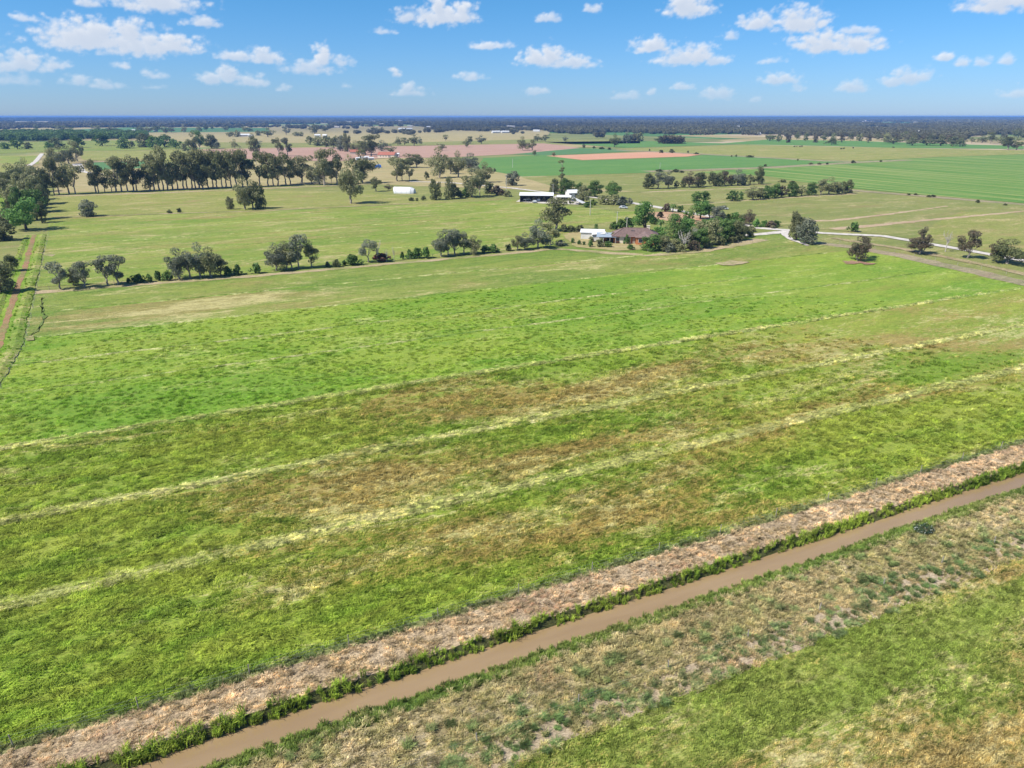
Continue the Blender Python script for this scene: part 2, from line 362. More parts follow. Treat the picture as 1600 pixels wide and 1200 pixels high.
M['bankstraw'] = pasture('check_bank', (.27,.30,.09), (.38,.38,.15), (.53,.49,.25), (.27,.25,.10), .85, .2, stretch=.5)
M['bankgreen'] = pasture('check_bank_green', (.12,.21,.03), (.21,.28,.05), (.46,.44,.20), (.20,.20,.06), .95, .2, stretch=.6, dark=(.04,.08,.02), kdark=.8)
M['bankstraw_t'] = pasture('check_bank_blades', (.27,.30,.09), (.38,.38,.15), (.52,.48,.24), (.27,.25,.10), .9, .2, stretch=.5, tuft=True, dark=(.14,.2,.05))
# wood, bark, leaves
M['bark'] = plain('bark_pale', (.38,.33,.27), .9, .5, 2.0); M['barkd'] = plain('bark_dark', (.10,.08,.06), .9, .4, 2.0)
M['deadwood'] = plain('dead_wood', (.50,.46,.42), .9, .3, 2.0)
M['lf_olive'] = leafm('leaf_olive', (.200,.215,.095), (.310,.310,.155))
M['lf_dark'] = leafm('leaf_dark', (.115,.135,.055), (.185,.200,.085))
M['lf_grey'] = leafm('leaf_grey', (.160,.180,.120), (.245,.262,.185))
M['lf_brown'] = leafm('leaf_brown', (.155,.115,.075), (.125,.12,.068))
M['lf_green'] = leafm('leaf_green', (.080,.150,.038), (.150,.240,.060))
M['lf_bright'] = leafm('leaf_bright', (.105,.22,.050), (.18,.32,.075))
M['lf_lime'] = leafm('leaf_lime', (.15,.24,.03), (.22,.30,.05))
M['lf_red'] = leafm('leaf_red', (.21,.08,.06), (.15,.09,.06))
M['lf_far'] = leafm('leaf_far', (.100,.105,.055), (.180,.170,.095), .2)

# ------------------------------------------------------------------ ground
def strip_sheet(name, s0, s1, u0, u1, mat, z0=0.0, z1=0.0, du=2.0, ns=2, wob=(0.0, 0.0), rough=0.0, seed=0, kind='structure', prof=None, wseed=(0, 0)):
    """a band of ground running along the canal direction between offsets s0 (near) and s1 (far), wobbly edges"""
    us = np.arange(u0, u1+du*.5, du); n = len(us)
    ts = np.linspace(0, 1, ns+1)
    e0 = s0+wob[0]*(fbm(us/3.1, us*0+wseed[0], 3)-.47)*2; e1 = s1+wob[1]*(fbm(us/3.1, us*0+wseed[1], 3)-.47)*2
    V = []
    for t in ts:
        s = e0*(1-t)+e1*t
        z = z0*(1-t)+z1*t if prof is None else np.full(n, prof(t))
        if rough and 0 < t < 1: z = z+(fbm(us/1.3, s/1.3, seed)-.47)*2*rough
        V.append(np.stack([us*UX+s*NX, us*UY+s*NY, z+us*0], 1))
    V = np.concatenate(V)
    idx = np.arange(n-1)
    Fc = np.concatenate([np.stack([k*n+idx, k*n+idx+1, (k+1)*n+idx+1, (k+1)*n+idx], 1) for k in range(ns)])
    o = obj(name, mesh_from(name, V, Fc, mat, smooth=True))
    tag(o, kind=kind)
    return o
def quad_ground(name, u0, u1, s0, s1, mat, z=0.0):
    n = 40
    uu = np.linspace(u0, u1, n); ss = np.linspace(s0, s1, n); A, B = np.meshgrid(uu, ss)
    V = np.stack([(A*UX+B*NX).ravel(), (A*UY+B*NY).ravel(), np.full(n*n, z)], 1)
    i, j = np.meshgrid(np.arange(n-1), np.arange(n-1)); k = (j*n+i).ravel()
    return tag(obj(name, mesh_from(name, V, np.stack([k, k+1, k+n+1, k+n], 1), mat)), kind='structure')
def sheet(name, pts, mat, z=.03, jit=.6, step=9.0, world=False):
    """ground patch; pts are places seen in the photograph, carried to the ground"""
    P_ = [G(*p)[:2] for p in pts] if not world else list(pts)
    out = []
    for a, b in zip(P_, P_[1:]+P_[:1]):
        L = math.hypot(b[0]-a[0], b[1]-a[1]); n = max(1, min(60, int(L/step)))
        for k in range(n):
            t = k/n; x = a[0]*(1-t)+b[0]*t; y = a[1]*(1-t)+b[1]*t
            jx = (random.random()-.5)*2*jit; jy = (random.random()-.5)*2*jit
            out.append((x+jx, y+jy, z))
    area = sum(p[0]*q[1]-q[0]*p[1] for p, q in zip(out, out[1:]+out[:1]))
    if area < 0: out.reverse()
    o = obj(name, mesh_from(name, out, [tuple(range(len(out)))], mat))
    return tag(o, kind='structure')
def ribbon(name, pts, w, mat, z=.08, world=False, jit=.12, step=4.0, zmid=None):
    P_ = [Vector(G(*p)[:2]) for p in pts] if not world else [Vector(p) for p in pts]
    Q = []
    for a, b in zip(P_, P_[1:]):
        n = max(1, int((b-a).length/step))
        for k in range(n): Q.append(a.lerp(b, k/n))
    Q.append(P_[-1]); V = []; Fc = []
    for k, q in enumerate(Q):
        d = (Q[min(k+1, len(Q)-1)]-Q[max(k-1, 0)]).normalized(); nrm = Vector((-d.y, d.x))
        ww = w[0]+(w[1]-w[0])*k/(len(Q)-1) if hasattr(w, '__len__') else w
        for sgn, zz in ((-1, z), (0, zmid if zmid is not None else z), (1, z)):
            p = q+nrm*(sgn*(ww/2)+(random.random()-.5)*jit*(abs(sgn)))
            V.append((p.x, p.y, zz))
    for k in range(len(Q)-1):
        for j in range(2): Fc.append((3*k+j+1, 3*k+j, 3*k+3+j, 3*k+4+j))
    return tag(obj(name, mesh_from(name, V, Fc, mat)), kind='structure')

# far farmland: cells of green, olive and tan paddocks
mf, N, b, out = new_mat('farmland')
uv, pos = uvpos(N)
vor = N.new('ShaderNodeTexVoronoi', distance='CHEBYCHEV'); N.put(vor.inputs['Vector'], N.vm('MULTIPLY', uv, (.8, 1.1, 0))); vor.inputs['Scale'].default_value = 1/420.0
cr = N.sep(vor.outputs['Color'])
c = N.mix(N.ramp(cr[0], .35, .5), (.17,.19,.065), (.30,.25,.12)); c = N.mix(N.ramp(cr[1], .62, .64), c, (.08,.17,.05)); c = N.mix(N.ramp(cr[2], .78, .8), c, (.38,.31,.2))
v = N.ramp(N.noise(N.vm('MULTIPLY', uv, (.3, 1, 1)), .02, 5, .65), .3, .7, .75, 1.25)
c = N.mix(1.0, c, N.comb(v, v, v), 'MULTIPLY'); N.put(b.inputs['Base Color'], c)
M['farmland'] = mf

FENCE = 53.3; R0 = 24000
quad_ground('farmland_ground', -R0, R0, 640, R0, M['farmland'], -.10)
quad_ground('paddock_ground', -R0, R0, 226, 640, M['olive'], -.05)
quad_ground('roadside_ground', 224, R0, FENCE, 226, M['olive'], -.05)
quad_ground('drainside_ground', -R0, -44, FENCE, 226, M['olive'], -.05)
# main paddock, three bays of different pasture
strip_sheet('pasture', FENCE, 114.8, -44, 224, M['south'], du=1.5, ns=40, rough=.10, seed=5, wob=(.25, .3), wseed=(1, 2))
strip_sheet('pasture', 114.8, 177, -44, 224, M['lush'], du=2, ns=30, rough=.12, seed=6, wob=(.3, .6), wseed=(2, 3))
strip_sheet('pasture', 177, 226, -44, 224, M['north'], du=2.5, ns=16, rough=.12, seed=7, wob=(.6, .5), wseed=(3, 4))
for o in COL.objects:
    if o.name.startswith('pasture'): tag(o, kind='structure')
# canal cross section, from the paddock fence down to the water and up the near bank
U0, U1 = -90, 420
strip_sheet('fence_verge', 52.4, FENCE, U0, U1, M['weeds'], du=.6, ns=3, rough=.05, wob=(.35, .25), wseed=(5, 1))
strip_sheet('dry_bank', 48.5, 52.4, U0, U1, M['dry'], du=.35, ns=10, rough=.10, wob=(.25, .35), wseed=(6, 5), z0=-.02)
strip_sheet('reed_bank', 47.75, 48.5, U0, U1, M['reed'], z0=-.85, z1=-.02, du=.5, ns=4, rough=.05, wob=(.25, .25), wseed=(7, 6))
strip_sheet('wet_bank', 43.3, 45.3, U0, U1, M['lowg'], z0=0, z1=-.85, du=.5, ns=5, rough=.06, wob=(.35, .3), wseed=(8, 9))
strip_sheet('rough_bank', 37.9, 43.3, U0, U1, M['rough'], du=.4, ns=14, rough=.10, wob=(.5, .35), wseed=(10, 8))
strip_sheet('bare_bank', 35.0, 37.9, U0, U1, M['pale'], du=.4, ns=8, rough=.06, wob=(.5, .5), wseed=(11, 10))
strip_sheet('near_pasture', -40, 35.0, U0, U1, M['near'], du=1.5, ns=50, rough=.10, wob=(0, .5), wseed=(12, 11))
quad_ground('near_ground', -R0, R0, -9000, 34, M['near'], -.25)
quad_ground('bank_ground', -R0, U0, 34, FENCE, M['rough'], -.1)
quad_ground('bank_ground', U1, R0, 34, FENCE, M['rough'], -.1)
# canal water: muddy, still
mw, N, b, out = new_mat('muddy_water')
uv, pos = uvpos(N)
c = N.mix(N.ramp(N.noise(N.vm('MULTIPLY', uv, (.15, 1, 1)), .35, 4, .6), .3, .7), (.245,.168,.088), (.290,.205,.112))
N.put(b.inputs['Base Color'], c); b.inputs['Roughness'].default_value = .07; b.inputs['Specular IOR Level'].default_value = .5
bp = N.new('ShaderNodeBump'); bp.inputs['Strength'].default_value = .12; bp.inputs['Distance'].default_value = .03
N.put(bp.inputs['Height'], N.noise(N.vm('MULTIPLY', uv, (1.0, 2.5, 1)), 3.0, 3)); N.l.new(bp.outputs[0], b.inputs['Normal'])
strip_sheet('canal_water', 45.0, 48.1, U0, U1, mw, z0=-.72, z1=-.72, du=4, ns=1)

# check banks across the paddock (low ridges that steer the irrigation water)
CHECKS = [(72.8, -30, 224, 1.8), (91, -34, 224, 1.6), (114.8, -36, 215, 1.4), (140, -38, 212, .9), (157, -38, 160, .8), (177, -38, 210, .9), (201, -30, 165, .8)]
for s, u0, u1, w in CHECKS:
    pts = []
    for u in np.arange(u0, u1, 4.0): pts.append(us2xy(u, s+(float(fbm(np.array([u/25.]), np.array([s]), 9)[0])-.47)*1.6))
    o = ribbon('check_bank', pts, w, M['bankstraw'] if s < 92 else M['bankgreen'], z=.0, zmid=.24, world=True, jit=.7, step=1.5)
for s in (252, 283, 312, 345):
    ribbon('check_bank', [us2xy(u, s+random.uniform(-.3, .3)) for u in range(-36, 150, 12)], .7, M['bankgreen'], z=.03, zmid=.2, world=True, jit=.5)

# fields, each a sheet on the ground
FL = [
 ('paddock', [(58,449),(400,427.5),(800,391),(870,384),(905,352),(880,330),(860,311),(700,317),(400,330),(78,341)], 'far_a', .03),
 ('paddock', [(80,339),(400,329),(700,316),(620,305),(560,300),(375,297),(84,306)], 'far_b', .03),
 ('paddock', [(700,318),(800,312),(880,322),(1000,330),(1010,342),(905,352),(860,350)], 'far_a', .05),
 ('stubble_field', [(85,302),(375,292),(530,286),(700,292),(850,298),(1000,300),(860,276),(750,263),(700,250),(640,245),(540,252),(400,252),(300,262),(95,264)], 'tan', .03),
 ('stubble_field', [(240,232),(600,226),(850,220),(860,205),(640,197),(300,198),(120,196),(0,200),(0,215),(200,222)], 'tan', .03),
 ('paddock', [(300,222),(600,224),(850,217),(1000,220),(1000,224),(600,228),(330,232)], 'olive', .05),
 ('paddock', [(0,256),(60,256),(60,243),(0,243)], 'far_a', .06), ('paddock', [(0,275),(0,256),(40,256),(36,276)], 'far_b', .06),
 ('paddock', [(0,330),(0,276),(36,276),(16,320)], 'lush', .06),
 ('paddock', [(0,223),(180,219),(290,222),(300,233),(100,237),(0,240)], 'north', .06),
 ('paddock', [(120,237),(300,234),(318,246),(300,254),(130,250)], 'far_b', .06),
 ('paddock', [(140,254),(230,252),(235,262),(150,266)], 'teal', .07),
 ('stubble_field', [(0,207),(200,199),(420,200),(420,206),(200,207),(0,214)], 'teal', .05),
 ('ploughed_field', [(316,234),(470,231),(600,229),(850,224),(905,231),(905,233),(800,241),(700,246),(600,247),(530,252),(400,250),(345,243)], 'pink', .06),
 ('ploughed_field', [(853,243.5),(1010,237.5),(1098,241),(1075,244.5),(910,250)], 'orange', .08),
 ('crop_field', [(745,263),(755,247),(855,242),(910,251),(1075,245),(1100,242),(1285,251),(1330,252),(1225,259),(1130,264),(1010,270),(815,276)], 'crop', .06),
 ('crop_field', [(1080,270),(1240,258),(1335,252),(1480,245),(1640,240),(1640,322),(1600,317.5),(1460,306),(1330,294),(1250,284),(1195,275)], 'crop_b', .07),
 ('crop_field', [(800,241),(905,231.5),(960,233),(1000,235.5),(940,239),(855,243)], 'teal', .07),
 ('crop_field', [(850,222),(1000,220),(1130,224),(1200,218),(1330,220),(1520,226),(1600,228),(1600,233),(1400,231),(1290,228),(1150,225.5),(975,231)], 'crop', .05),
 ('paddock', [(960,232.5),(1160,226),(1300,229),(1600,235),(1640,240),(1480,244.5),(1330,251.5),(1200,247),(1010,236.5)], 'far_b', .06),
 ('paddock', [(815,277),(1010,271),(1190,276),(1330,296),(1050,318),(1000,300),(860,290)], 'olive', .05),
 ('paddock', [(1050,320),(1330,301),(1600,320),(1640,330),(1640,420),(1540,394),(1380,366),(1280,358),(1160,345)], 'olive', .05),
 ('paddock', [(1500,330),(1640,340),(1640,412),(1560,396),(1430,366)], 'far_b', .07),
]
for n, p, m, z in FL: sheet(n, p, M[m], z)
# dirt and gravel
TR = [
 ('dirt_strip', [(45,458),(400,431),(800,395.5),(870,389)], (3.5,3.0), 'verge', .05),
 ('dirt_strip', [(870,389),(960,396),(1010,399),(1090,393),(1160,381),(1190,374)], (3.5,6), 'verge', .07),
 ('dirt_strip', [(82,340),(250,334),(400,330),(560,322),(640,318)], (2.5,2.0), 'verge', .06),
 ('dirt_strip', [(84,306.5),(250,301.5),(375,296),(530,290),(650,284)], (7,6), 'verge', .06),
 ('dirt_strip', [(1000,300.5),(1200,293),(1330,287)], (5,4), 'verge', .07), ('dirt_strip', [(1060,320.5),(1200,311),(1335,303)], (4,4), 'verge', .07),
 ('dirt_bank', [(1325,297),(1460,308),(1640,323)], (9,8), 'weedbank', .09),
 ('dirt_bank', [(1010,268),(1200,262),(1335,254),(1420,250)], (16,14), 'weedbank', .09), ('dirt_bank', [(960,234),(1100,241),(1290,251.5),(1340,252)], (22,16), 'weedbank', .09),
 ('roadside_bank', [(1640,452),(1520,424),(1400,398),(1330,386),(1262,378)], (7.5,6), 'weedbank', .06),
 ('roadside_bank', [(1640,437),(1520,410),(1400,387),(1300,372)], (4,3.5), 'rough', .08),
 ('gravel_road', [(1700,429),(1600,407.5),(1500,389.5),(1380,369),(1285,364.5),(1225,359.5),(1178,356),(1120,340),(1040,326),(1010,321),(985,317)], (4.0,5.5), 'gravel', .14),
 ('gravel_road', [(1262,384),(1235,374),(1225,366),(1228,360)], (1.6,3), 'gravel', .16),
 ('gravel_track', [(1228,362),(1190,366),(1160,368)], (5,4), 'gravel', .13),
 ('gravel_track', [(985,317),(930,309),(870,303),(800,294),(700,285),(640,284)], (3.5,4), 'gravel', .12),
 ('gravel_track', [(66,240),(56,252),(46,259)], (5,4), 'gravel', .12), ('gravel_track', [(120,256),(128,268),(150,272),(190,272)], (9,4), 'gravel', .12),
 ('gravel_track', [(120,254),(240,250)], (8,6), 'dirt', .11),
 ('worn_track', [(1640,326),(1560,334),(1440,345),(1340,355),(1300,358)], (2,5), 'dirt', .09), ('worn_track', [(1480,322),(1380,336),(1300,345),(1250,345)], (1.5,4), 'dirt', .09),
 ('ditch', [(65,466),(65,486),(71,495),(63,508),(57,518),(45,526),(36,530)], .28, 'lowg', .12),  # winding ditch, laid as a thin flat dark green strip
]
for n, p, w, m, z in TR: ribbon(n, p, w, M[m], z, jit=1.3 if m != 'gravel' else .6, step=3)
sheet('gravel_yard', [(806,315),(815,310),(862,308),(872,305),(895,310),(908,314),(905,320),(885,319),(845,318)], M['gravel'], .10, jit=.5, step=4)
sheet('dirt_yard', [(905,322),(1005,316),(1160,345),(1195,352),(1220,360),(1170,372),(1100,362),(1050,352),(1010,340),(1000,328),(960,330),(930,326)], M['olive'], .08, jit=.7)
sheet('garden_soil', [(1008,333),(1040,330),(1100,338),(1140,346),(1150,354),(1110,356),(1060,348),(1024,342)], M['orange_soil'], .10, jit=.6, step=4)
sheet('house_yard', [(878,366),(905,360),(950,364),(1010,376),(1005,390),(960,392),(900,386)], M['tan'], .09, jit=.7, step=5)
sheet('bare_patch', [(1118,413),(1140,409),(1162,408),(1166,411),(1150,414),(1130,416)], M['verge'], .20, jit=1.6, step=1.5)
sheet('bare_patch', [(1316,410.5),(1324,408.5),(1345,409),(1366,411.5),(1350,413),(1327,412.8)], M['redsoil'], .16, jit=1.8, step=1.2)
sheet('bare_patch', [(66,398),(76,396),(88,398),(80,401)], M['verge'], .055, jit=.3, step=2)
sheet('bare_patch', [(38,528),(53,525),(55,532),(42,533)], M['verge'], .16, jit=.2, step=1.5)
# left drain: red earth channel between grassy banks
def uline(u, w, s0, s1, name, mat, z, zm=None):
    ribbon(name, [us2xy(u+(float(fbm(np.array([s/30.]), np.array([u]), 4)[0])-.47)*1.2+2.6-(max(0, s-170))*.085, s) for s in np.arange(s0, s1, 6)], w, mat, z, world=True, jit=.5, step=2, zmid=zm)
M['redearth'] = pasture('red_earth', (.25,.145,.08), (.31,.18,.10), (.28,.22,.12), (.17,.19,.06), .6, .95, stretch=1, dark=(.10,.13,.04))
uline(-39.0, 6.4, 54, 345, 'drain_bank', M['lush'], .12)
uline(-39.5, 1.5, 54, 345, 'drain_bed', M['redearth'], .16)
uline(-36.6, 2.6, 54, 345, 'drain_levee', M['far_a'], .14, .40)
uline(-42.2, 2.0, 54, 345, 'drain_levee', M['north'], .14, .40)
sheet('paddock', [(0,372),(26,372),(40,385),(22,432),(0,440)], M['olive'], .04)

# ------------------------------------------------------------------ instanced grass and reeds ("stuff")
def scatter(name, protos, pts, rotz, scl, idx, mat, tilt=None, label=None):
    """one object: prototype meshes plus points; geometry nodes set a prototype on every point"""
    V = []; Fc = []; pid = []; off = 0
    for k, (pv, pf) in enumerate(protos):
        V.append(pv); Fc += [tuple(i+off for i in f) for f in pf] if not isinstance(pf, np.ndarray) else (pf+off).tolist()
        pid += [k]*len(pv); off += len(pv)
    npv = off; n = len(pts)
    V.append(np.asarray(pts)); V = np.concatenate(V).astype(np.float32)
    me = bpy.data.meshes.new(name); me.from_pydata(V.tolist(), [], Fc); me.update()
    me.materials.append(mat)
    def at(nm, typ, arr):
        a = me.attributes.new(nm, typ, 'POINT'); a.data.foreach_set('vector' if typ == 'FLOAT_VECTOR' else 'value', np.asarray(arr).ravel())
    at('is_proto', 'BOOLEAN', np.r_[np.ones(npv, bool), np.zeros(n, bool)])
    at('pid', 'INT', np.r_[np.array(pid), np.asarray(idx)].astype(np.int32))
    R = np.zeros((npv+n, 3), np.float32); R[npv:, 2] = rotz
    if tilt is not None: R[npv:, :2] = tilt
    at('rot', 'FLOAT_VECTOR', R)
    S = np.ones((npv+n, 3), np.float32); S[npv:] = scl if np.ndim(scl) == 2 else np.asarray(scl)[:, None]
    at('scl', 'FLOAT_VECTOR', S)
    o = obj(name, me); tag(o, kind='stuff')
    md = o.modifiers.new('scatter', 'NODES'); ng = bpy.data.node_groups.new('scatter_'+name, 'GeometryNodeTree'); md.node_group = ng
    ng.interface.new_socket('Geometry', in_out='INPUT', socket_type='NodeSocketGeometry'); ng.interface.new_socket('Geometry', in_out='OUTPUT', socket_type='NodeSocketGeometry')
    gi = ng.nodes.new('NodeGroupInput'); go = ng.nodes.new('NodeGroupOutput')
    def na(nm, t):
        q = ng.nodes.new('GeometryNodeInputNamedAttribute'); q.data_type = t; q.inputs[0].default_value = nm; return q.outputs[0]
    sg = ng.nodes.new('GeometryNodeSeparateGeometry'); ng.links.new(gi.outputs[0], sg.inputs[0]); ng.links.new(na('is_proto', 'BOOLEAN'), sg.inputs[1])
    sp = ng.nodes.new('GeometryNodeSplitToInstances'); ng.links.new(sg.outputs[0], sp.inputs['Geometry']); ng.links.new(na('pid', 'INT'), sp.inputs['Group ID'])
    ip = ng.nodes.new('GeometryNodeInstanceOnPoints')
    ng.links.new(sg.outputs[1], ip.inputs['Points']); ng.links.new(sp.outputs[0], ip.inputs['Instance']); ip.inputs['Pick Instance'].default_value = True
    ng.links.new(na('pid', 'INT'), ip.inputs['Instance Index'])
    er = ng.nodes.new('FunctionNodeEulerToRotation'); ng.links.new(na('rot', 'FLOAT_VECTOR'), er.inputs[0]); ng.links.new(er.outputs[0], ip.inputs['Rotation'])
    ng.links.new(na('scl', 'FLOAT_VECTOR'), ip.inputs['Scale']); ng.links.new(ip.outputs[0], go.inputs[0])
    return o
def blades(rng, n, rad, h, w, lean, leandir=0.0, spread=pi, curl=.5):
    """a clump of n flat blades, each two quads bent over"""
    r = rad*np.sqrt(rng.random(n)); t = rng.random(n)*2*pi; bx, by = r*np.cos(t), r*np.sin(t)
    a = leandir+(rng.random(n)-.5)*2*spread; hh = h*(.55+.6*rng.random(n)); ln = lean*(.4+1.0*rng.random(n))*hh
    dx, dy = np.cos(a), np.sin(a); f = a+pi/2+(rng.random(n)-.5)*1.5; wx, wy = np.cos(f)*w*.5, np.sin(f)*w*.5
    z0 = np.full(n, -.03)
    P0 = np.stack([bx, by, z0], 1); P1 = np.stack([bx+dx*ln*(1-curl)*.6, by+dy*ln*(1-curl)*.6, hh*.6], 1); P2 = np.stack([bx+dx*ln, by+dy*ln, hh*(1-.35*lean*.5)], 1)
    Wv = np.stack([wx, wy, wx*0], 1)
    V = np.stack([P0-Wv, P0+Wv, P1-Wv*.9, P1+Wv*.9, P2], 1).reshape(-1, 3)
    i = np.arange(n)*5
    Fq = [(a_, a_+1, a_+3, a_+2) for a_ in i]+[(a_+2, a_+3, a_+4) for a_ in i]
    return V, Fq
def inview(x, y, z=0.0, mx=120, my=90):
    yc = y*cP+(H-z)*sP; up = y*sP-(H-z)*cP
    px = 800+F*x/np.maximum(yc, 1e-3); py = 600-F*up/np.maximum(yc, 1e-3)
    return (yc > 1)&(px > -mx)&(px < 1600+mx)&(py > -my)&(py < 1200+my)
def field_pts(s0, s1, dens, u0=-60, u1=260, falloff=None):
    A = (u1-u0)*(s1-s0); n = int(A*dens)
    u = RNG.uniform(u0, u1, n); s = RNG.uniform(s0, s1, n)
    x = u*UX+s*NX; y = u*UY+s*NY; ok = inview(x, y)
    d = np.sqrt(x*x+y*y)
    if falloff: ok &= RNG.random(n) < np.clip((falloff[1]-d)/(falloff[1]-falloff[0]), 0, 1)
    return x[ok], y[ok], u[ok], s[ok]
rg = np.random.default_rng(3)
grass_protos = [blades(rg, 40, .55, .34, .055, 1.3, rg.uniform(0, 6.28), .9) for _ in range(6)]
dry_protos = [blades(rg, 34, .30, .36, .045, 1.0) for _ in range(5)]
reed_protos = [blades(rg, 20, .26, .85, .060, .60, curl=.7) for _ in range(5)]
short_protos = [blades(rg, 36, .40, .22, .045, .8) for _ in range(5)]
weed_protos = [blades(rg, 40, .30, .55, .05, .45) for _ in range(4)]
def grass(name, s0, s1, dens, protos, mat, sc=(.8, 1.3), z=0.0, u0=-60, u1=260, falloff=None, zfun=None, keep=None):
    x, y, u, s = field_pts(s0, s1, dens, u0, u1, falloff)
    if keep is not None:
        k = keep(u, s); x, y, u, s = x[k], y[k], u[k], s[k]
    zz = np.full(len(x), z) if zfun is None else zfun(u, s)
    n = len(x); sc_ = RNG.uniform(sc[0], sc[1], n)*(.7+.6*vnoise(u/4, s/3, 8))
    return scatter(name, protos, np.stack([x, y, zz], 1), RNG.uniform(0, 6.28, n), sc_, RNG.integers(0, len(protos), n), mat)
clump = lambda u, s: fbm(u/6, s/3, 21)+.35*(RNG.random(len(u))-.5) > .30
grass('pasture_grass', FENCE, 114.8, 3.2, grass_protos, M['south_t'], u1=200, falloff=(75, 170), keep=clump)
grass('pasture_grass', 114.8, 177, 1.9, grass_protos, M['lush_t'], sc=(.5, .95), u1=200, falloff=(105, 205), keep=clump)
grass('near_grass', -5, 35.2, 6, short_protos, M['near_t'], sc=(.7, 1.2), u1=130, falloff=(60, 160))
grass('fence_weeds', 52.45, FENCE+.1, 7, weed_protos, M['weeds_t'], sc=(.45, .85), u1=230)
grass('dry_grass', 48.4, 52.6, 8, dry_protos, M['dry_t'], sc=(.45, 1.0), u1=230, keep=lambda u, s: vnoise(u*1.1, s*1.3, 4)+.3*RNG.random(len(u)) > .5)
grass('reeds', 47.7, 48.6, 10, reed_protos, M['reed_t'], sc=(.45, 1.05), u1=240, zfun=lambda u, s: np.interp(s, [47.7, 48.5], [-.8, -.02]), keep=lambda u, s: fbm(u/1.8, s*1.5, 33) > .30)
grass('reeds', 45.0, 45.4, 6, weed_protos, M['lowg_t'], sc=(.5, .9), u1=240, z=-.75)
grass('bank_grass', 43.2, 45.2, 9, weed_protos, M['lowg_t'], sc=(.45, .9), u1=240, zfun=lambda u, s: np.interp(s, [43.3, 45.3], [0, -.85]))
grass('rough_grass', 37.6, 43.6, 6, dry_protos, M['rough_t'], sc=(.6, 1.15), u1=200)
grass('rough_grass', 35.0, 38.4, 6, dry_protos, M['rough_t'], sc=(.5, 1.1), u1=160, keep=lambda u, s: fbm(u/1.5, s/1.2, 77) > .38)
grass('drain_grass', 60, 330, .55, weed_protos, M['lush_t'], sc=(.4, .9), u0=-58, u1=-31, z=.2, keep=lambda u, s: (np.abs(u+(np.maximum(0, s-170))*.085+36.9) > 1.3)&(np.abs(u+(np.maximum(0, s-170))*.085+36.4) < 4))
for s, u0, u1, w in CHECKS[:3]:
    grass('check_bank_grass', s-w*.5-.1, s+w*.5+.1, 6.5, grass_protos, M['bankstraw_t'], sc=(.6, 1.0), z=.08, u0=-30, u1=200, falloff=(120, 240))

# ------------------------------------------------------------------ trees
def cards(rng, c, r, n, size, shell=.55, up=.25):
    """n leaf sprays inside an ellipsoid: small folded quads"""
    d = rng.normal(size=(n, 3)); d /= np.linalg.norm(d, axis=1)[:, None]
    rad = shell+(1-shell)*rng.random(n)**.6
    p = np.array(c)+d*rad[:, None]*np.array(r)
    nn = d*.7+rng.normal(size=(n, 3))*.6+np.array([0, 0, up]); nn /= np.linalg.norm(nn, axis=1)[:, None]
    t = np.cross(nn, rng.normal(size=(n, 3))); t /= np.linalg.norm(t, axis=1)[:, None]; bt = np.cross(nn, t)
    sz = size*(.6+.8*rng.random(n))[:, None]
    a = p-t*sz*.9; b = p-bt*sz*.5+nn*sz*.12; c2 = p+t*sz*.9; e = p+bt*sz*.5+nn*sz*.12
    return np.stack([a, b, c2, e], 1).reshape(-1, 3), np.arange(n*4).reshape(-1, 4)
def joinc(lst):
    V = []; Fc = []; o = 0
    for v, f in lst: V.append(v); Fc.append(f+o); o += len(v)
    return np.concatenate(V), np.concatenate(Fc)
def limb(mb, rng, a, b, r0, r1, n=4, wob=.06, sides=5):
    a = np.array(a, float); b = np.array(b, float); L = np.linalg.norm(b-a)
    pts = [a+(b-a)*t+(rng.normal(size=3)*wob*L*(0 if t in (0, 1) else 1)) for t in np.linspace(0, 1, n)]
    mb.tube(pts, list(np.linspace(r0, r1, n)), sides); return pts
class Proto: pass
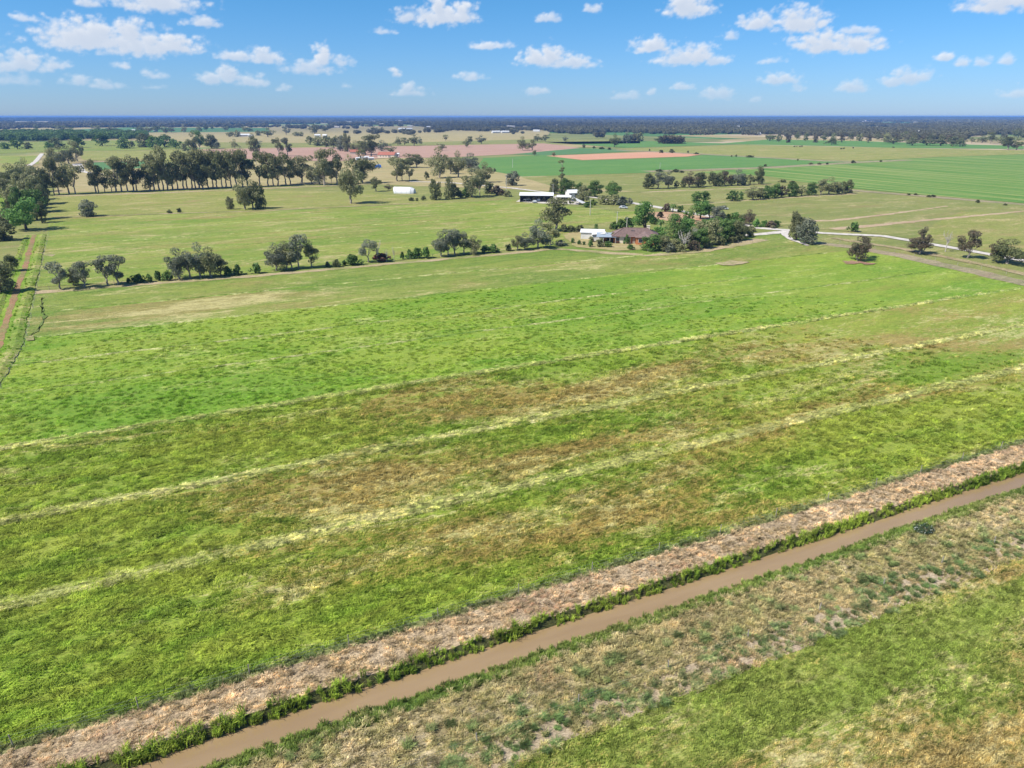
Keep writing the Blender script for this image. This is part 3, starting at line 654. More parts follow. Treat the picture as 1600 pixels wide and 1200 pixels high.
def mkproto(kind, seed):
    """every prototype is about 10 units high and p.w units wide; trunk MB + crown arrays"""
    rng = np.random.default_rng(seed); mb = MB(); C = []; p = Proto(); p.w = 6.5
    if kind == 'gum':                    # tall eucalypt: bare forked trunk, separate leaf clumps high up
        lean = rng.normal(size=2)*.4; k = (lean[0]*.5, lean[1]*.5, 2.0+rng.random())
        limb(mb, rng, (0, 0, -.3), k, .30, .22, 5, .03, 7)
        m = rng.integers(5, 8)
        for i in range(m):
            a = 2*pi*i/m+rng.random(); rr = rng.uniform(.8, 2.4); hz = rng.uniform(2.8, 8.7)
            e = (k[0]+cos(a)*rr, k[1]+sin(a)*rr, hz); limb(mb, rng, k, e, .16, .05, 4, .07)
            for q in range(3):
                cc = (e[0]+rng.normal()*.6, e[1]+rng.normal()*.6, e[2]+rng.uniform(-.9, .7)); s = rng.uniform(.8, 1.35)
                C.append(cards(rng, cc, (s*1.15, s*1.15, s*.85), 120, .27))
        C.append(cards(rng, (k[0], k[1], 8.6), (1.4, 1.4, 1.2), 170, .25)); p.w = 5.6
    elif kind == 'gumwide':
        k = (rng.normal()*.3, rng.normal()*.3, 1.6); limb(mb, rng, (0, 0, -.3), k, .42, .30, 5, .05, 7)
        for i in range(9):
            a = 2*pi*i/9+rng.random()*.5; rr = rng.uniform(1.2, 3.6); hz = rng.uniform(2.6, 8.8)-.15*rr
            e = (cos(a)*rr, sin(a)*rr, hz); limb(mb, rng, k, e, .17, .05, 4, .08)
            for q in range(3):
                cc = (e[0]+rng.normal()*.7, e[1]+rng.normal()*.7, e[2]+rng.uniform(-.8, .8)); s = rng.uniform(.95, 1.6)
                C.append(cards(rng, cc, (s*1.25, s*1.25, s*.85), 125, .28))
        C.append(cards(rng, (0, 0, 8.4), (1.9, 1.9, 1.3), 220, .25)); p.w = 8.6
    elif kind == 'round':                # dense dome nearly to the ground
        limb(mb, rng, (0, 0, -.3), (0, 0, 5), .30, .12, 4, .03)
        for i in range(4): limb(mb, rng, (0, 0, .6+.3*i), (rng.normal()*2.2, rng.normal()*2.2, 5+rng.random()*2), .13, .04)
        for i in range(30):
            z = rng.uniform(1.0, 8.7); R = 4.0*sqrt(max(.04, 1-((z-4.2)/5.3)**2)); a = rng.random()*2*pi; rr = R*sqrt(rng.random())*.85; s = rng.uniform(1.0, 1.7)
            C.append(cards(rng, (cos(a)*rr, sin(a)*rr, z), (s, s, s*.85), 115, .33))
        p.w = 9.0
    elif kind == 'bush':
        for i in range(5): limb(mb, rng, (0, 0, -.3), (rng.normal()*2.0, rng.normal()*2.0, 5), .16, .04, 3)
        for i in range(17):
            z = rng.uniform(1.2, 7.6); a = rng.random()*2*pi; rr = rng.uniform(0, 4.2)*sqrt(max(.1, 1-((z-2)/8)**2)); s = rng.uniform(1.3, 2.2)
            C.append(cards(rng, (cos(a)*rr, sin(a)*rr, z), (s, s, s), 100, .48))
        p.w = 10.0
    elif kind == 'willow':               # lobed bright deciduous crown
        limb(mb, rng, (0, 0, -.3), (0, 0, 4.5), .42, .2, 4, .04)
        for i in range(5): limb(mb, rng, (0, 0, 1.5), (rng.normal()*2, rng.normal()*2, 6), .18, .05)
        for i in range(24):
            z = rng.uniform(2.2, 8.6); R = 3.9*sqrt(max(.05, 1-((z-4.8)/5.0)**2)); a = rng.random()*2*pi; rr = R*sqrt(rng.random()); s = rng.uniform(1.0, 1.9)
            C.append(cards(rng, (cos(a)*rr, sin(a)*rr, z), (s, s, s*.8), 130, .32, .75))
        p.w = 8.8
    elif kind == 'cypress':
        limb(mb, rng, (0, 0, -.3), (0, 0, 9), .35, .08, 4, .01)
        for i in range(26):
            z = .8+8.4*i/26; R = 3.0*(1-(z/10.4)**1.3); a = i*2.4; s = rng.uniform(.9, 1.35)
            C.append(cards(rng, (cos(a)*R*.7, sin(a)*R*.7, z), (s*1.2, s*1.2, s*.7), 90, .24, up=.6))
        p.w = 6.6
    elif kind == 'dead':
        limb(mb, rng, (0, 0, -.3), (.2, 0, 4.2), .34, .22, 4, .04, 6)
        for i in range(9):
            a = 2*pi*i/9+rng.random(); e = (cos(a)*rng.uniform(1.4, 3.2), sin(a)*rng.uniform(1.4, 3.2), rng.uniform(6, 9.8))
            pt = limb(mb, rng, (.2, 0, rng.uniform(2.6, 4.2)), e, .17, .04, 5, .07, 4)
            for q in range(3):
                s = pt[rng.integers(1, 4)]; limb(mb, rng, s, s+rng.normal(size=3)*(.9, .9, .5)+np.array([0, 0, 1.0]), .07, .02, 3, .08, 3)
        C.append(cards(rng, (0, 0, 7.5), (2.6, 2.6, 2), 60, .14)); p.w = 6.0
    elif kind == 'layered':              # very tall thin gum, crown in separate tiers
        limb(mb, rng, (0, 0, -.3), (.3, 0, 9.3), .26, .08, 6, .015, 6)
        for z, r in ((9.4, 1.25), (7.5, .8), (6.8, .9), (5.6, .9), (5.0, 1.1)):
            a = rng.random()*6.28; C.append(cards(rng, (.3+cos(a)*.35, sin(a)*.3, z), (r, r, r*.35), 130, .2)); limb(mb, rng, (.25, 0, z-.8), (.3+cos(a)*.5, sin(a)*.5, z), .07, .03, 3)
        C.append(cards(rng, (-.5, 0, 3.6), (1.3, 1.3, 1.2), 260, .24)); C.append(cards(rng, (-1.0, .2, 2.2), (1.5, 1.4, 1.3), 260, .24)); p.w = 4.6
    V, Fq = joinc(C)
    V[:, 2] = np.maximum(V[:, 2], .12)
    p.crown = (V, Fq); p.trunk = (np.array(mb.v), mb.f); p.h = float(np.percentile(V[:, 2], 99.5))
    return p
KINDS = dict(gum=4, gumwide=3, round=3, bush=3, willow=2, cypress=1, dead=2, layered=1)
PR = {}
for k, n in KINDS.items():
    PR[k] = []
    for i in range(n):
        p = mkproto(k, 100+17*i+len(k))
        p.cm = mesh_from('crown', p.crown[0], p.crown[1], M['lf_olive']); p.tm = mesh_from('trunk', p.trunk[0], p.trunk[1], M['bark'], smooth=True)
        # light version for far copies: whole tree in one mesh
        sel = np.random.default_rng(5).permutation(len(p.crown[1]))[:520]
        cv = p.crown[0].reshape(-1, 4, 3)[sel]; ctr = cv.mean(1, keepdims=True); cv = ctr+(cv-ctr)*2.1
        vt = np.concatenate([cv.reshape(-1, 3), p.trunk[0]]); nf = [tuple(range(4*j, 4*j+4)) for j in range(len(sel))]+[tuple(q+4*len(sel) for q in f) for f in p.trunk[1]]
        p.sm = mesh_from('tree', vt, nf, [M['lf_olive'], M['bark']], fm=[0]*len(sel)+[1]*len(p.trunk[1]))
        p.light = (vt, nf)
        PR[k].append(p)
WORD = dict(gum='gum tree', gumwide='spreading gum tree', round='round-crowned tree', bush='bush', willow='leafy tree', cypress='conifer', dead='dead tree', layered='tall thin gum tree', palm='palm')
CATG = dict(gum='tree', gumwide='tree', round='tree', bush='bush', willow='tree', cypress='tree', dead='tree', layered='tree', palm='palm')
NAME = dict(gum='gum_tree', gumwide='gum_tree', round='round_tree', bush='bush', willow='leafy_tree', cypress='conifer_tree', dead='dead_tree', layered='gum_tree', palm='palm_tree')
TONE = dict(olive='olive-green', dark='dark green', grey='grey-green', brown='brownish', green='green', bright='bright green', lime='lime-green', red='reddish')
NTREE = [0]
def put_tree(kind, px, py, hp, wp, tone='olive', label=None, group=None, lean=(0, 0), bark=None, small=None, world=None, var=None):
    x, y, t = G(px, py)
    hw = hp*t/(F*cP); ww = wp*t/F
    if world: x, y, hw, ww = world
    NTREE[0] += 1; i = NTREE[0]
    p = PR[kind][(var if var is not None else (i*7+3)) % len(PR[kind])]
    sc = (ww/p.w, ww/p.w, hw/p.h); rz = (i*2.399) % 6.283 if kind != 'palm' else i
    leaf = M['lf_'+tone]; bk = M[bark] if bark else (M['deadwood'] if kind == 'dead' else (M['barkd'] if kind in ('bush', 'round', 'willow', 'cypress') else M['bark']))
    def setm(o, k, m): o.material_slots[k].link = 'OBJECT'; o.material_slots[k].material = m
    if small is None: small = hp < 17
    if small:
        r = obj(NAME[kind], p.sm, loc=(x, y, 0), rz=rz); setm(r, 0, leaf); setm(r, 1, bk)
    else:
        r = empty(NAME[kind], (x, y, 0), rz)
        o1 = obj('trunk', p.tm, r); setm(o1, 0, bk); o2 = obj('crown', p.cm, r); setm(o2, 0, leaf)
    r.scale = sc; r.rotation_euler = (lean[0], lean[1], rz)
    tag(r, label, CATG[kind], group); return r
ORD = ['leftmost','second','third','fourth','fifth','sixth','seventh','eighth','ninth','tenth','eleventh','twelfth','thirteenth','fourteenth','fifteenth','sixteenth','seventeenth','eighteenth','nineteenth','twentieth',
 'twenty-first','twenty-second','twenty-third','twenty-fourth','twenty-fifth','twenty-sixth','twenty-seventh','twenty-eighth','twenty-ninth','thirtieth','thirty-first','thirty-second','thirty-third','thirty-fourth','thirty-fifth','thirty-sixth','thirty-seventh','thirty-eighth','thirty-ninth','fortieth',
 'forty-first','forty-second','forty-third','forty-fourth','forty-fifth','forty-sixth','forty-seventh','forty-eighth','forty-ninth','fiftieth','fifty-first','fifty-second','fifty-third','fifty-fourth','fifty-fifth','fifty-sixth','fifty-seventh','fifty-eighth','fifty-ninth','sixtieth']
def row(group, where, items):
    items = sorted(items, key=lambda q: q[1])
    for k, (kind, px, py, hp, wp, tone) in enumerate(items):
        put_tree(kind, px, py, hp*(1.0 if 'windbreak' in group else 1.06), wp*(.98 if 'windbreak' in group else 1.12), tone, f"{TONE[tone]} {WORD[kind]}, {ORD[k]}{' from left' if k else ''} {where}", group)

row('trees and bushes of the hedge behind the green paddock', 'in the hedge behind the green paddock', [
 ('gum',94,452,38,25,'grey'),('round',115,446,24,18,'olive'),('gumwide',132,449,36,29,'grey'),('gum',169,446,41,27,'grey'),('gum',185,445,41,26,'grey'),
 ('bush',202,442,7,9,'green'),('bush',216,441,11,20,'green'),('bush',235,440,10,11,'green'),('bush',249,438,13,13,'green'),('bush',262,438,13,16,'green'),
 ('gumwide',281,436,42,32,'grey'),('gum',298,435,38,24,'grey'),('gumwide',314,434,47,30,'grey'),('gumwide',331,433,41,32,'olive'),('gum',346,430,27,20,'olive'),
 ('bush',357,430,12,13,'green'),('bush',371,429,14,15,'green'),('bush',400,427,14,17,'green'),
 ('gumwide',432,423,37,30,'grey'),('gumwide',447,421,38,26,'olive'),('gum',456,420,36,20,'grey'),('gum',467,420,47,22,'grey'),('gum',488,418,37,20,'olive'),
 ('bush',512,417,7,9,'dark'),('bush',526,417,10,14,'dark'),('bush',538,415,7,9,'green'),('bush',553,414,14,26,'green'),
 ('gum',576,410,32,21,'grey'),('dead',590,409,28,12,'brown'),('dead',604,409,17,7,'brown'),('dead',616,408,20,6,'brown'),('bush',598,408,11,28,'red'),
 ('bush',629,405,10,8,'green'),('bush',640,404,12,12,'green'),('bush',652,403,14,16,'green'),('bush',665,403,15,16,'green'),
 ('gumwide',689,401,34,24,'grey'),('gum',700,400,30,18,'grey'),('gumwide',711,398,35,25,'grey'),('gum',725,397,30,20,'grey'),('gumwide',740,397,25,24,'olive'),('bush',757,395,10,16,'green'),('bush',771,394,11,18,'green'),('bush',794,392,9,11,'dark'),
 ('gumwide',808,391,20,16,'olive'),('gumwide',820,390,23,22,'grey'),('gumwide',841,388,39,28,'grey'),('gum',860,383,32,22,'olive')])
row('windbreak gums across the far side of the yellow paddock', 'in the windbreak behind the paddock', [
 ('gum',85,304,45,18,'olive'),('gum',93,304,52,20,'olive'),('gum',108,303,44,26,'olive'),('gum',118,303,42,20,'olive'),('gum',150,301,46,22,'olive'),('gum',154,301,38,18,'dark'),
 ('gum',164,300,24,14,'olive'),('gum',175,300,22,14,'olive'),('gum',182,300,46,26,'olive'),('gum',191,300,50,26,'olive'),('gum',200,300,46,24,'olive'),('gum',209,299,50,24,'olive'),('gum',214,299,42,22,'dark'),
 ('gumwide',234,298,44,26,'dark'),('gum',241,298,48,24,'olive'),('gum',249,297,54,24,'olive'),('gum',256,297,62,22,'olive'),('gum',263,297,54,24,'olive'),('gumwide',270,296,40,26,'olive'),
 ('gum',278,296,50,22,'olive'),('gum',287,296,54,24,'olive'),('gum',292,295,50,22,'dark'),('gum',300,295,52,24,'olive'),('gum',306,295,48,22,'olive'),('gum',312,295,56,26,'olive'),
 ('gumwide',318,295,44,26,'dark'),('gum',326,294,52,22,'olive'),('gum',333,294,54,22,'olive'),('gum',339,294,50,22,'dark'),('gum',347,294,52,20,'olive'),('gum',353,293,50,22,'olive'),
 ('gum',362,293,52,22,'olive'),('gum',370,293,52,24,'olive'),('gum',380,292,52,22,'olive'),('gum',388,292,48,22,'dark'),('gum',406,291,50,24,'dark'),('gum',419,291,48,22,'olive'),('gum',427,291,46,20,'olive'),('gumwide',434,290,40,24,'olive'),
 ('gum',447,289,46,24,'dark'),('gum',454,288,38,20,'olive'),('gumwide',471,286,38,34,'olive'),('gumwide',488,288,26,20,'olive'),('gumwide',500,288,32,26,'grey'),('gumwide',507,289,50,34,'olive'),('gum',518,286,24,12,'olive'),('gum',526,288,46,22,'olive')])
row('trees of the dense clump along the drain on the left', 'in the clump beside the drain', [
 ('round',36,345,44,28,'green'),('round',68,318,34,22,'dark'),('round',60,332,40,26,'dark'),('round',70,305,36,22,'dark'),('round',52,312,34,30,'olive'),('round',25,322,28,30,'olive'),('round',14,333,18,22,'green'),
 ('gumwide',44,285,32,22,'olive'),('gumwide',20,294,32,32,'dark'),('round',32,300,26,24,'olive'),('round',8,292,18,14,'dark'),('round',66,348,28,20,'dark'),('round',73,293,26,20,'olive'),('round',44,326,36,34,'olive'),('round',58,320,38,30,'olive'),('round',30,338,30,30,'dark'),('round',12,312,28,30,'olive'),('gumwide',56,300,34,30,'olive'),('round',66,330,32,24,'olive'),('round',4,352,20,26,'olive'),('gumwide',34,282,24,22,'dark'),('gumwide',84,262,26,22,'olive'),('gumwide',96,258,26,20,'olive'),('gumwide',108,256,24,20,'dark'),('gumwide',122,252,26,18,'olive')])
put_tree('willow', 42, 359, 46, 52, 'bright', 'large bright green leafy tree at the head of the red drain', 'leafy trees by the drain', small=False)
put_tree('willow', 58, 343, 42, 36, 'green', 'second leafy green tree close behind the bright one at the drain', 'leafy trees by the drain')
put_tree('round', 7, 376, 27, 42, 'dark', 'dark spreading tree at the left edge of the photo beside the drain')
put_tree('round', 20, 424, 25, 25, 'dark', 'dark round tree standing close left of the red drain')
put_tree('round', 2, 458, 46, 50, 'olive', 'large olive tree cut by the left edge beside the drain bank')
put_tree('round', 140, 338, 23, 32, 'grey', 'lone round grey-green tree on the fence line of the left paddock')
put_tree('bush', 265, 333, 5, 9, 'dark', 'left one of two small bushes on the mid paddock fence line', 'small bushes on the mid fence line')
put_tree('bush', 280, 332, 6, 9, 'dark', 'right one of two small bushes on the mid paddock fence line', 'small bushes on the mid fence line')
put_tree('round', 361, 327, 18, 15, 'olive', 'small narrow tree just left of the gum clump on the mid fence line')
put_tree('gumwide', 383, 327, 46, 32, 'olive', 'open-crowned gum, front left of the clump on the mid fence line', 'gums of the clump on the mid fence line')
put_tree('gumwide', 396, 326, 40, 28, 'olive', 'middle gum of the clump on the mid fence line', 'gums of the clump on the mid fence line')
put_tree('round', 406, 326, 38, 22, 'dark', 'dark dense tree at the right end of the clump on the mid fence line')
put_tree('gumwide', 549, 318, 66, 38, 'olive', 'big lone open gum with forked pale trunk in the middle of the mid fence line', small=False, var=1)
put_tree('gumwide', 567, 286, 46, 36, 'dark', 'large dark gum standing behind the big lone gum')
put_tree('gum', 588, 299, 20, 17, 'dark', 'small dark gum between the big lone gum and the white arched shed')
put_tree('gumwide', 607, 297, 9, 13, 'brown', 'small brown tree at the open mouth of the white arched shed')
row('gums behind the white arched shed', 'right of the white arched shed', [
 ('gum',620,283,32,22,'olive'),('gum',628,282,24,12,'olive'),('gum',640,283,22,12,'olive'),('round',667,281,11,9,'dark'),('gumwide',686,278,40,26,'olive'),('gumwide',704,272,22,18,'olive'),('gumwide',716,277,34,22,'olive'),('gumwide',735,268,24,28,'grey'),('gumwide',636,262,18,28,'dark'),('gumwide',652,262,18,20,'dark'),('bush',765,267,5,6,'dark'),('bush',773,268,4,5,'dark'),('bush',756,265,5,8,'dark')])
row('trees in front of the farmyard', 'in the tree row left of the sheds', [
 ('round',681,312,27,20,'dark'),('cypress',702,311,30,18,'dark'),('round',710,310,20,16,'dark'),('bush',719,309,10,12,'dark'),('bush',728,308,12,16,'green'),('gumwide',738,308,38,30,'olive'),('gum',750,306,32,14,'dark'),
 ('gumwide',757,285,26,24,'olive'),('bush',764,302,14,18,'dark'),('bush',775,304,12,20,'brown'),('bush',784,305,8,14,'brown'),('bush',792,307,8,14,'olive'),('round',801,290,19,22,'grey')])
row('small bushes below the white arched shed', 'in the grass below the white arched shed', [('bush',643,314,5,8,'dark'),('bush',651,314,4,5,'dark'),('bush',661,313,6,9,'dark')])
put_tree('layered', 878, 302, 46, 20, 'dark', 'very tall thin gum with tiered crown behind the farm sheds', small=False)
row('dark trees around the farm sheds', 'around the white farm sheds', [
 ('round',866,303,20,18,'dark'),('round',887,304,21,28,'green'),('round',903,302,14,16,'green'),('round',912,317,23,24,'olive'),('round',930,307,21,26,'green'),('round',958,310,22,25,'green'),('round',944,319,12,26,'olive'),('round',960,320,14,22,'olive'),('bush',972,321,12,20,'grey'),('bush',984,319,8,10,'grey'),('bush',918,324,6,14,'green'),('bush',926,321,8,10,'lime')])
put_tree('gumwide', 868, 360, 47, 46, 'olive', 'big spreading gum with white trunk left of the farmhouse shed', small=False, var=0)
row('shrubs left of the farmhouse', 'left of the brick farmhouse', [
 ('bush',893,362,8,20,'dark'),('bush',905,362,9,14,'dark'),('bush',880,362,10,14,'olive'),('bush',894,380,7,7,'green'),('bush',905,382,6,6,'green'),('bush',912,383,5,5,'green'),('bush',922,386,9,9,'green'),('bush',937,386,11,14,'olive'),('bush',950,386,8,12,'green'),('cypress',931,369,17,10,'bright'),('round',937,374,8,11,'dark'),('bush',950,377,10,14,'olive'),('bush',962,378,12,16,'olive'),('bush',979,381,12,10,'green'),
 ('bush',959,358,10,12,'green'),('bush',971,358,13,16,'green'),('bush',983,357,15,18,'green'),('bush',955,358,6,8,'olive')])
put_tree('willow', 1007, 366, 46, 37, 'bright', 'tall dense bright green tree directly behind the farmhouse', small=False)
put_tree('cypress', 1052, 372, 34, 40, 'green', 'broad dark green conifer right of the farmhouse in the garden', small=False)
put_tree('willow', 1029, 370, 14, 22, 'bright', 'low bright green tree between the farmhouse and the broad conifer')
row('garden trees of the farmhouse', 'in the farmhouse garden', [
 ('round',1016,392,22,32,'green'),('round',1036,392,20,26,'olive'),('round',1052,392,17,24,'olive'),('round',1074,388,22,26,'dark'),('round',1092,388,28,30,'green'),('round',1112,382,32,34,'olive'),('round',1132,377,30,34,'green'),('round',1150,375,26,28,'dark'),('round',1162,371,18,20,'dark'),('bush',1172,370,8,10,'dark'),
 ('willow',1080,366,16,22,'lime'),('willow',1100,364,18,22,'bright'),('gumwide',1084,382,22,18,'grey'),('round',1124,360,18,24,'green'),('willow',1094,342,24,28,'bright'),('willow',1108,342,20,20,'green'),('gumwide',1120,350,24,26,'grey'),('bush',1062,332,9,10,'green'),('bush',1040,331,11,14,'brown'),
 ('bush',1070,352,12,14,'green'),('bush',1136,348,12,14,'lime'),('willow',1146,348,14,16,'bright'),('bush',1158,350,12,16,'green'),('gumwide',1169,351,20,18,'brown'),('bush',1182,355,11,13,'bright'),('bush',1193,355,9,10,'bright'),('bush',1204,356,9,20,'brown'),('bush',1022,350,10,14,'green')])
put_tree('dead', 1069, 393, 28, 24, 'brown', 'white leafless dead tree at the front of the farmhouse garden', small=False)
row('trees of the row on the right, far side', 'in the upper tree row right of the farm', [
 ('round',1013,295,20,19,'dark'),('gumwide',1027,295,22,20,'grey'),('gumwide',1044,294,23,17,'grey'),('round',1057,293,9,9,'dark'),('round',1067,293,10,10,'dark'),('gumwide',1077,293,21,23,'brown'),('round',1095,292,19,19,'dark'),('round',1114,291,19,18,'dark'),('round',1123,291,18,18,'dark'),('gumwide',1133,290,19,18,'brown'),('round',1143,290,12,13,'olive'),('gumwide',1152,290,21,22,'grey'),('round',1160,289,13,14,'dark'),('round',1172,288,13,15,'olive'),('round',1185,288,24,16,'dark'),('bush',1095,276,5,20,'dark')])
row('bushy trees of the row on the right, near side', 'in the lower tree row right of the farm', [
 ('round',1088,316,14,18,'green'),('round',1099,316,15,20,'green'),('round',1144,314,14,22,'green'),('round',1158,312,11,10,'green'),('gumwide',1176,312,18,24,'olive'),('round',1188,311,15,18,'dark'),('round',1200,310,17,20,'green'),('round',1210,309,19,18,'green'),('round',1222,308,15,18,'brown'),('round',1237,307,19,20,'green'),('round',1252,306,13,16,'olive'),('round',1268,305,17,20,'green'),('gumwide',1283,304,20,20,'olive'),('gumwide',1295,304,23,24,'olive'),('round',1308,303,16,18,'olive'),('round',1322,302,18,19,'dark')])
put_tree('round', 1243, 376, 42, 30, 'olive', 'tall domed olive tree beside the gravel road junction', small=False)
put_tree('round', 1258, 381, 36, 38, 'grey', 'grey-blue spreading tree right of the domed tree at the junction', small=False)
put_tree('bush', 1332, 362, 14, 18, 'green', 'lone green bush in the tan paddock above the gravel road')
put_tree('gumwide', 1340, 407, 36, 32, 'brown', 'leaning brown-leaved gum on the bare red patch in the green paddock', lean=(0, -.1), small=False, var=2)
put_tree('gum', 1352, 403, 30, 18, 'brown', 'pale-trunked gum leaning right behind the one on the red patch', lean=(.05, .22))
row('trees along the gravel road', 'along the gravel road at the right', [('gumwide',1437,396,22,40,'brown'),('gum',1440,396,36,14,'brown'),('dead',1477,393,27,14,'brown'),('gumwide',1511,403,38,30,'brown'),('gumwide',1557,408,30,28,'brown'),('gumwide',1574,412,33,44,'dark')])
row('more garden shrubs and trees of the farmhouse', 'among the dense farmhouse garden', [
 ('willow',1030,388,18,22,'green'),('round',1062,378,26,26,'green'),('willow',1072,372,26,26,'bright'),('round',1090,376,26,26,'olive'),('willow',1104,372,26,26,'green'),('round',1120,370,24,26,'olive'),('willow',1136,366,20,24,'green'),('round',1146,364,18,22,'green'),
 ('bush',1010,380,10,14,'green'),('bush',1046,394,12,18,'grey'),('bush',1064,393,12,18,'olive'),('bush',1084,391,13,18,'brown'),('bush',1104,387,12,18,'olive'),('bush',1124,383,12,18,'dark'),('bush',1144,379,12,16,'dark'),('bush',1158,374,10,14,'green'),
 ('round',1076,346,16,18,'green'),('bush',1054,344,9,14,'olive'),('bush',1032,340,8,12,'brown'),('bush',1128,342,10,14,'green'),('bush',1112,330,7,10,'green'),('bush',1214,354,8,12,'green'),('bush',1172,362,8,16,'olive'),('gumwide',852,386,16,16,'olive'),('bush',875,384,8,14,'grey'),('bush',986,390,7,12,'green'),('bush',925,378,7,10,'olive')])
# trees out on the plain, one by one
far = [('gum',397,243,28,14),('gum',402,243,20,10),('gum',436,244,24,12),('gum',450,244,24,13),('round',485,226,11,16),('round',497,228,13,18),('round',510,230,15,18),('round',522,232,16,18),('round',535,236,20,18),('round',543,237,24,14),
 ('gumwide',556,240,17,18),('gumwide',572,242,24,24),('gumwide',580,244,28,22),('gumwide',597,236,14,20),('gumwide',610,239,11,16),('gumwide',622,227,11,12),('gumwide',633,227,10,12),('gumwide',647,228,16,14),('gumwide',656,226,10,8),('gumwide',691,235,9,12),('gum',696,220,8,7),
 ('gumwide',729,230,11,11),('gumwide',735,225,10,10),('gumwide',752,225,12,13),('gumwide',816,235,18,15),('gumwide',831,235,14,14),('gumwide',840,221,9,13),('gumwide',852,221,9,11),('gumwide',883,221,7,8),('round',835,243,7,7),('round',865,244,5,7),('round',912,231,5,6),
 ('gumwide',960,230,17,14),('gumwide',980,224,15,16),('round',998,221,12,14),('gumwide',303,240,28,16),('gumwide',313,235,26,14),('round',330,232,18,22),('round',340,233,10,10),('gumwide',367,232,12,12),('round',289,236,12,16),('round',258,230,16,30),('round',243,232,16,26),('round',229,230,18,26),('round',275,232,12,20),
 ('round',195,232,14,22),('round',206,231,9,10),('round',160,228,16,26),('round',122,231,16,22),('round',88,232,14,26),('round',78,234,10,14),('round',28,233,14,20),('round',45,233,9,14),('round',8,233,9,16),('gum',58,205,9,6),('gumwide',154,208,10,12),('gumwide',100,206,8,24),('gumwide',175,206,7,16),
 ('gumwide',145,206,5,8),('gumwide',220,206,8,18),('gumwide',232,207,9,16),('gumwide',245,206,8,16),('gumwide',260,208,9,14),('gumwide',268,207,7,12),('gumwide',288,207,9,9),('gumwide',311,206,9,10),('gumwide',322,204,8,8),('gumwide',332,203,6,6),('gumwide',352,204,6,7),('gumwide',356,204,6,6),('gumwide',383,206,9,10),('gumwide',391,206,6,8),('gumwide',419,214,12,18),('gumwide',448,211,11,11),
 ('round',360,214,7,14),('round',372,214,9,10),('gumwide',491,209,12,14),('gumwide',508,206,8,10),('gumwide',512,203,7,12),('round',462,213,6,10),('round',470,213,6,10),('gumwide',584,205,7,9),('gumwide',597,206,6,6),('gumwide',400,228,10,16),('round',403,212,7,10)]
far = [(k, a, b, c, d, ('olive', 'dark', 'dark', 'grey', 'green' if a < 340 and b > 221 else 'olive')[i % 5] if not (a < 340 and 221 < b < 236) else ('green', 'dark', 'green')[i % 3]) for i, (k, a, b, c, d) in enumerate(far)]
row('scattered trees on the distant plain, left', 'scattered over the distant plain, far left', [q for q in far if q[1] < 265])
row('scattered trees on the distant plain, left of centre', 'on the distant plain left of centre', [q for q in far if 265 <= q[1] < 560])
row('scattered trees on the distant plain, right of centre', 'on the distant plain right of centre', [q for q in far if q[1] >= 560])
# front edge trees of the big wood on the right
edge = []
rr = random.Random(4)
for k in range(34): edge.append(('round' if k % 3 else 'gumwide', 1030+k*3.1 if k < 12 else 1203+(k-12)*14.0, (224 if k < 12 else 219.5+(k % 3)*1.6)+rr.uniform(-.8, .8), rr.uniform(9, 12), rr.uniform(8, 12) if k > 12 else rr.uniform(12, 18), ('dark', 'olive', 'brown')[k % 3]))
for x, y, h, w in [(1300,226,10,16),(1395,225,9,26),(1425,227,10,24),(1448,227,11,26),(1470,228,12,24),(1488,228,12,22),(1500,229,11,16),(1518,224,8,7),(1534,223,9,14),(1550,221,8,14),(1548,224,15,11),(1565,225,10,22),(1574,234,17,17),(1588,234,16,18),(1590,215,12,16),(1530,205,8,8)]: edge.append(('gumwide', x, y, h, w, 'dark'))
row('trees along the front of the big wood', 'along the wide wood', edge)
# small shrubs on the banks of the far fields
row('low dark shrubs on the far field banks', 'on the banks of the far fields', [('bush',x,y,h,w,'dark') for x,y,h,w in [(1034,239,4,8),(1050,239,5,9),(1075,239,3,4),(1015,236,3,3),(1088,241,2.5,8),(1143,245,2,3),(1150,245,3,4),(1172,246,3,12),(1266,257,2.5,8),(1280,257,2.5,6),(1292,257,2.5,5),(1333,255,4,9),(1246,251,2.5,3),(1376,253,2.5,4),(1195,260,3,6),(1030,268,3,12),(1055,269,4,12),(1066,270,3,8),(1420,305,2.5,7),(1431,305,2.5,7),(1451,308,3,6),(1459,308,3,8),(1528,317,4,7),(1570,321,3,6),(1222,285,4,12),(1238,287,4,9),(928,232,3,6),(940,233,3,9),(952,234,3,7)]])

# palm trees in the garden
def palm(px, py, hp, label):
    x, y, t = G(px, py); h = hp*t/(F*cP)
    r = empty('palm_tree', (x, y, 0)); mb = MB(); mb.tube([(0, 0, -.2), (.1, 0, h*.35), (.05, 0, h*.75)], [.32, .26, .22], 7); mb.build('trunk', M['bark'], r, True)
    for k in range(16):
        a = k*2.4; L = h*.42*(.8+.4*random.random()); upv = .9-.09*k; fb = MB(); pts = []
        for j in range(6):
            q = j/5; pts.append((cos(a)*L*q, sin(a)*L*q, h*.75+L*(upv*q-1.1*q*q)))
        wv = (-sin(a), cos(a)); ws = [.08, .32, .42, .38, .22, .02]
        for j in range(5):
            p0, p1 = pts[j], pts[j+1]
            for sg in (-1, 1):
                fb.poly([p0, (p0[0]+wv[0]*ws[j]*sg, p0[1]+wv[1]*ws[j]*sg, p0[2]-ws[j]*.5), (p1[0]+wv[0]*ws[j+1]*sg, p1[1]+wv[1]*ws[j+1]*sg, p1[2]-ws[j+1]*.5), p1])
        fb.build('frond', M['lf_green'], r)
    tag(r, label, 'palm', 'palms in the farmhouse garden')
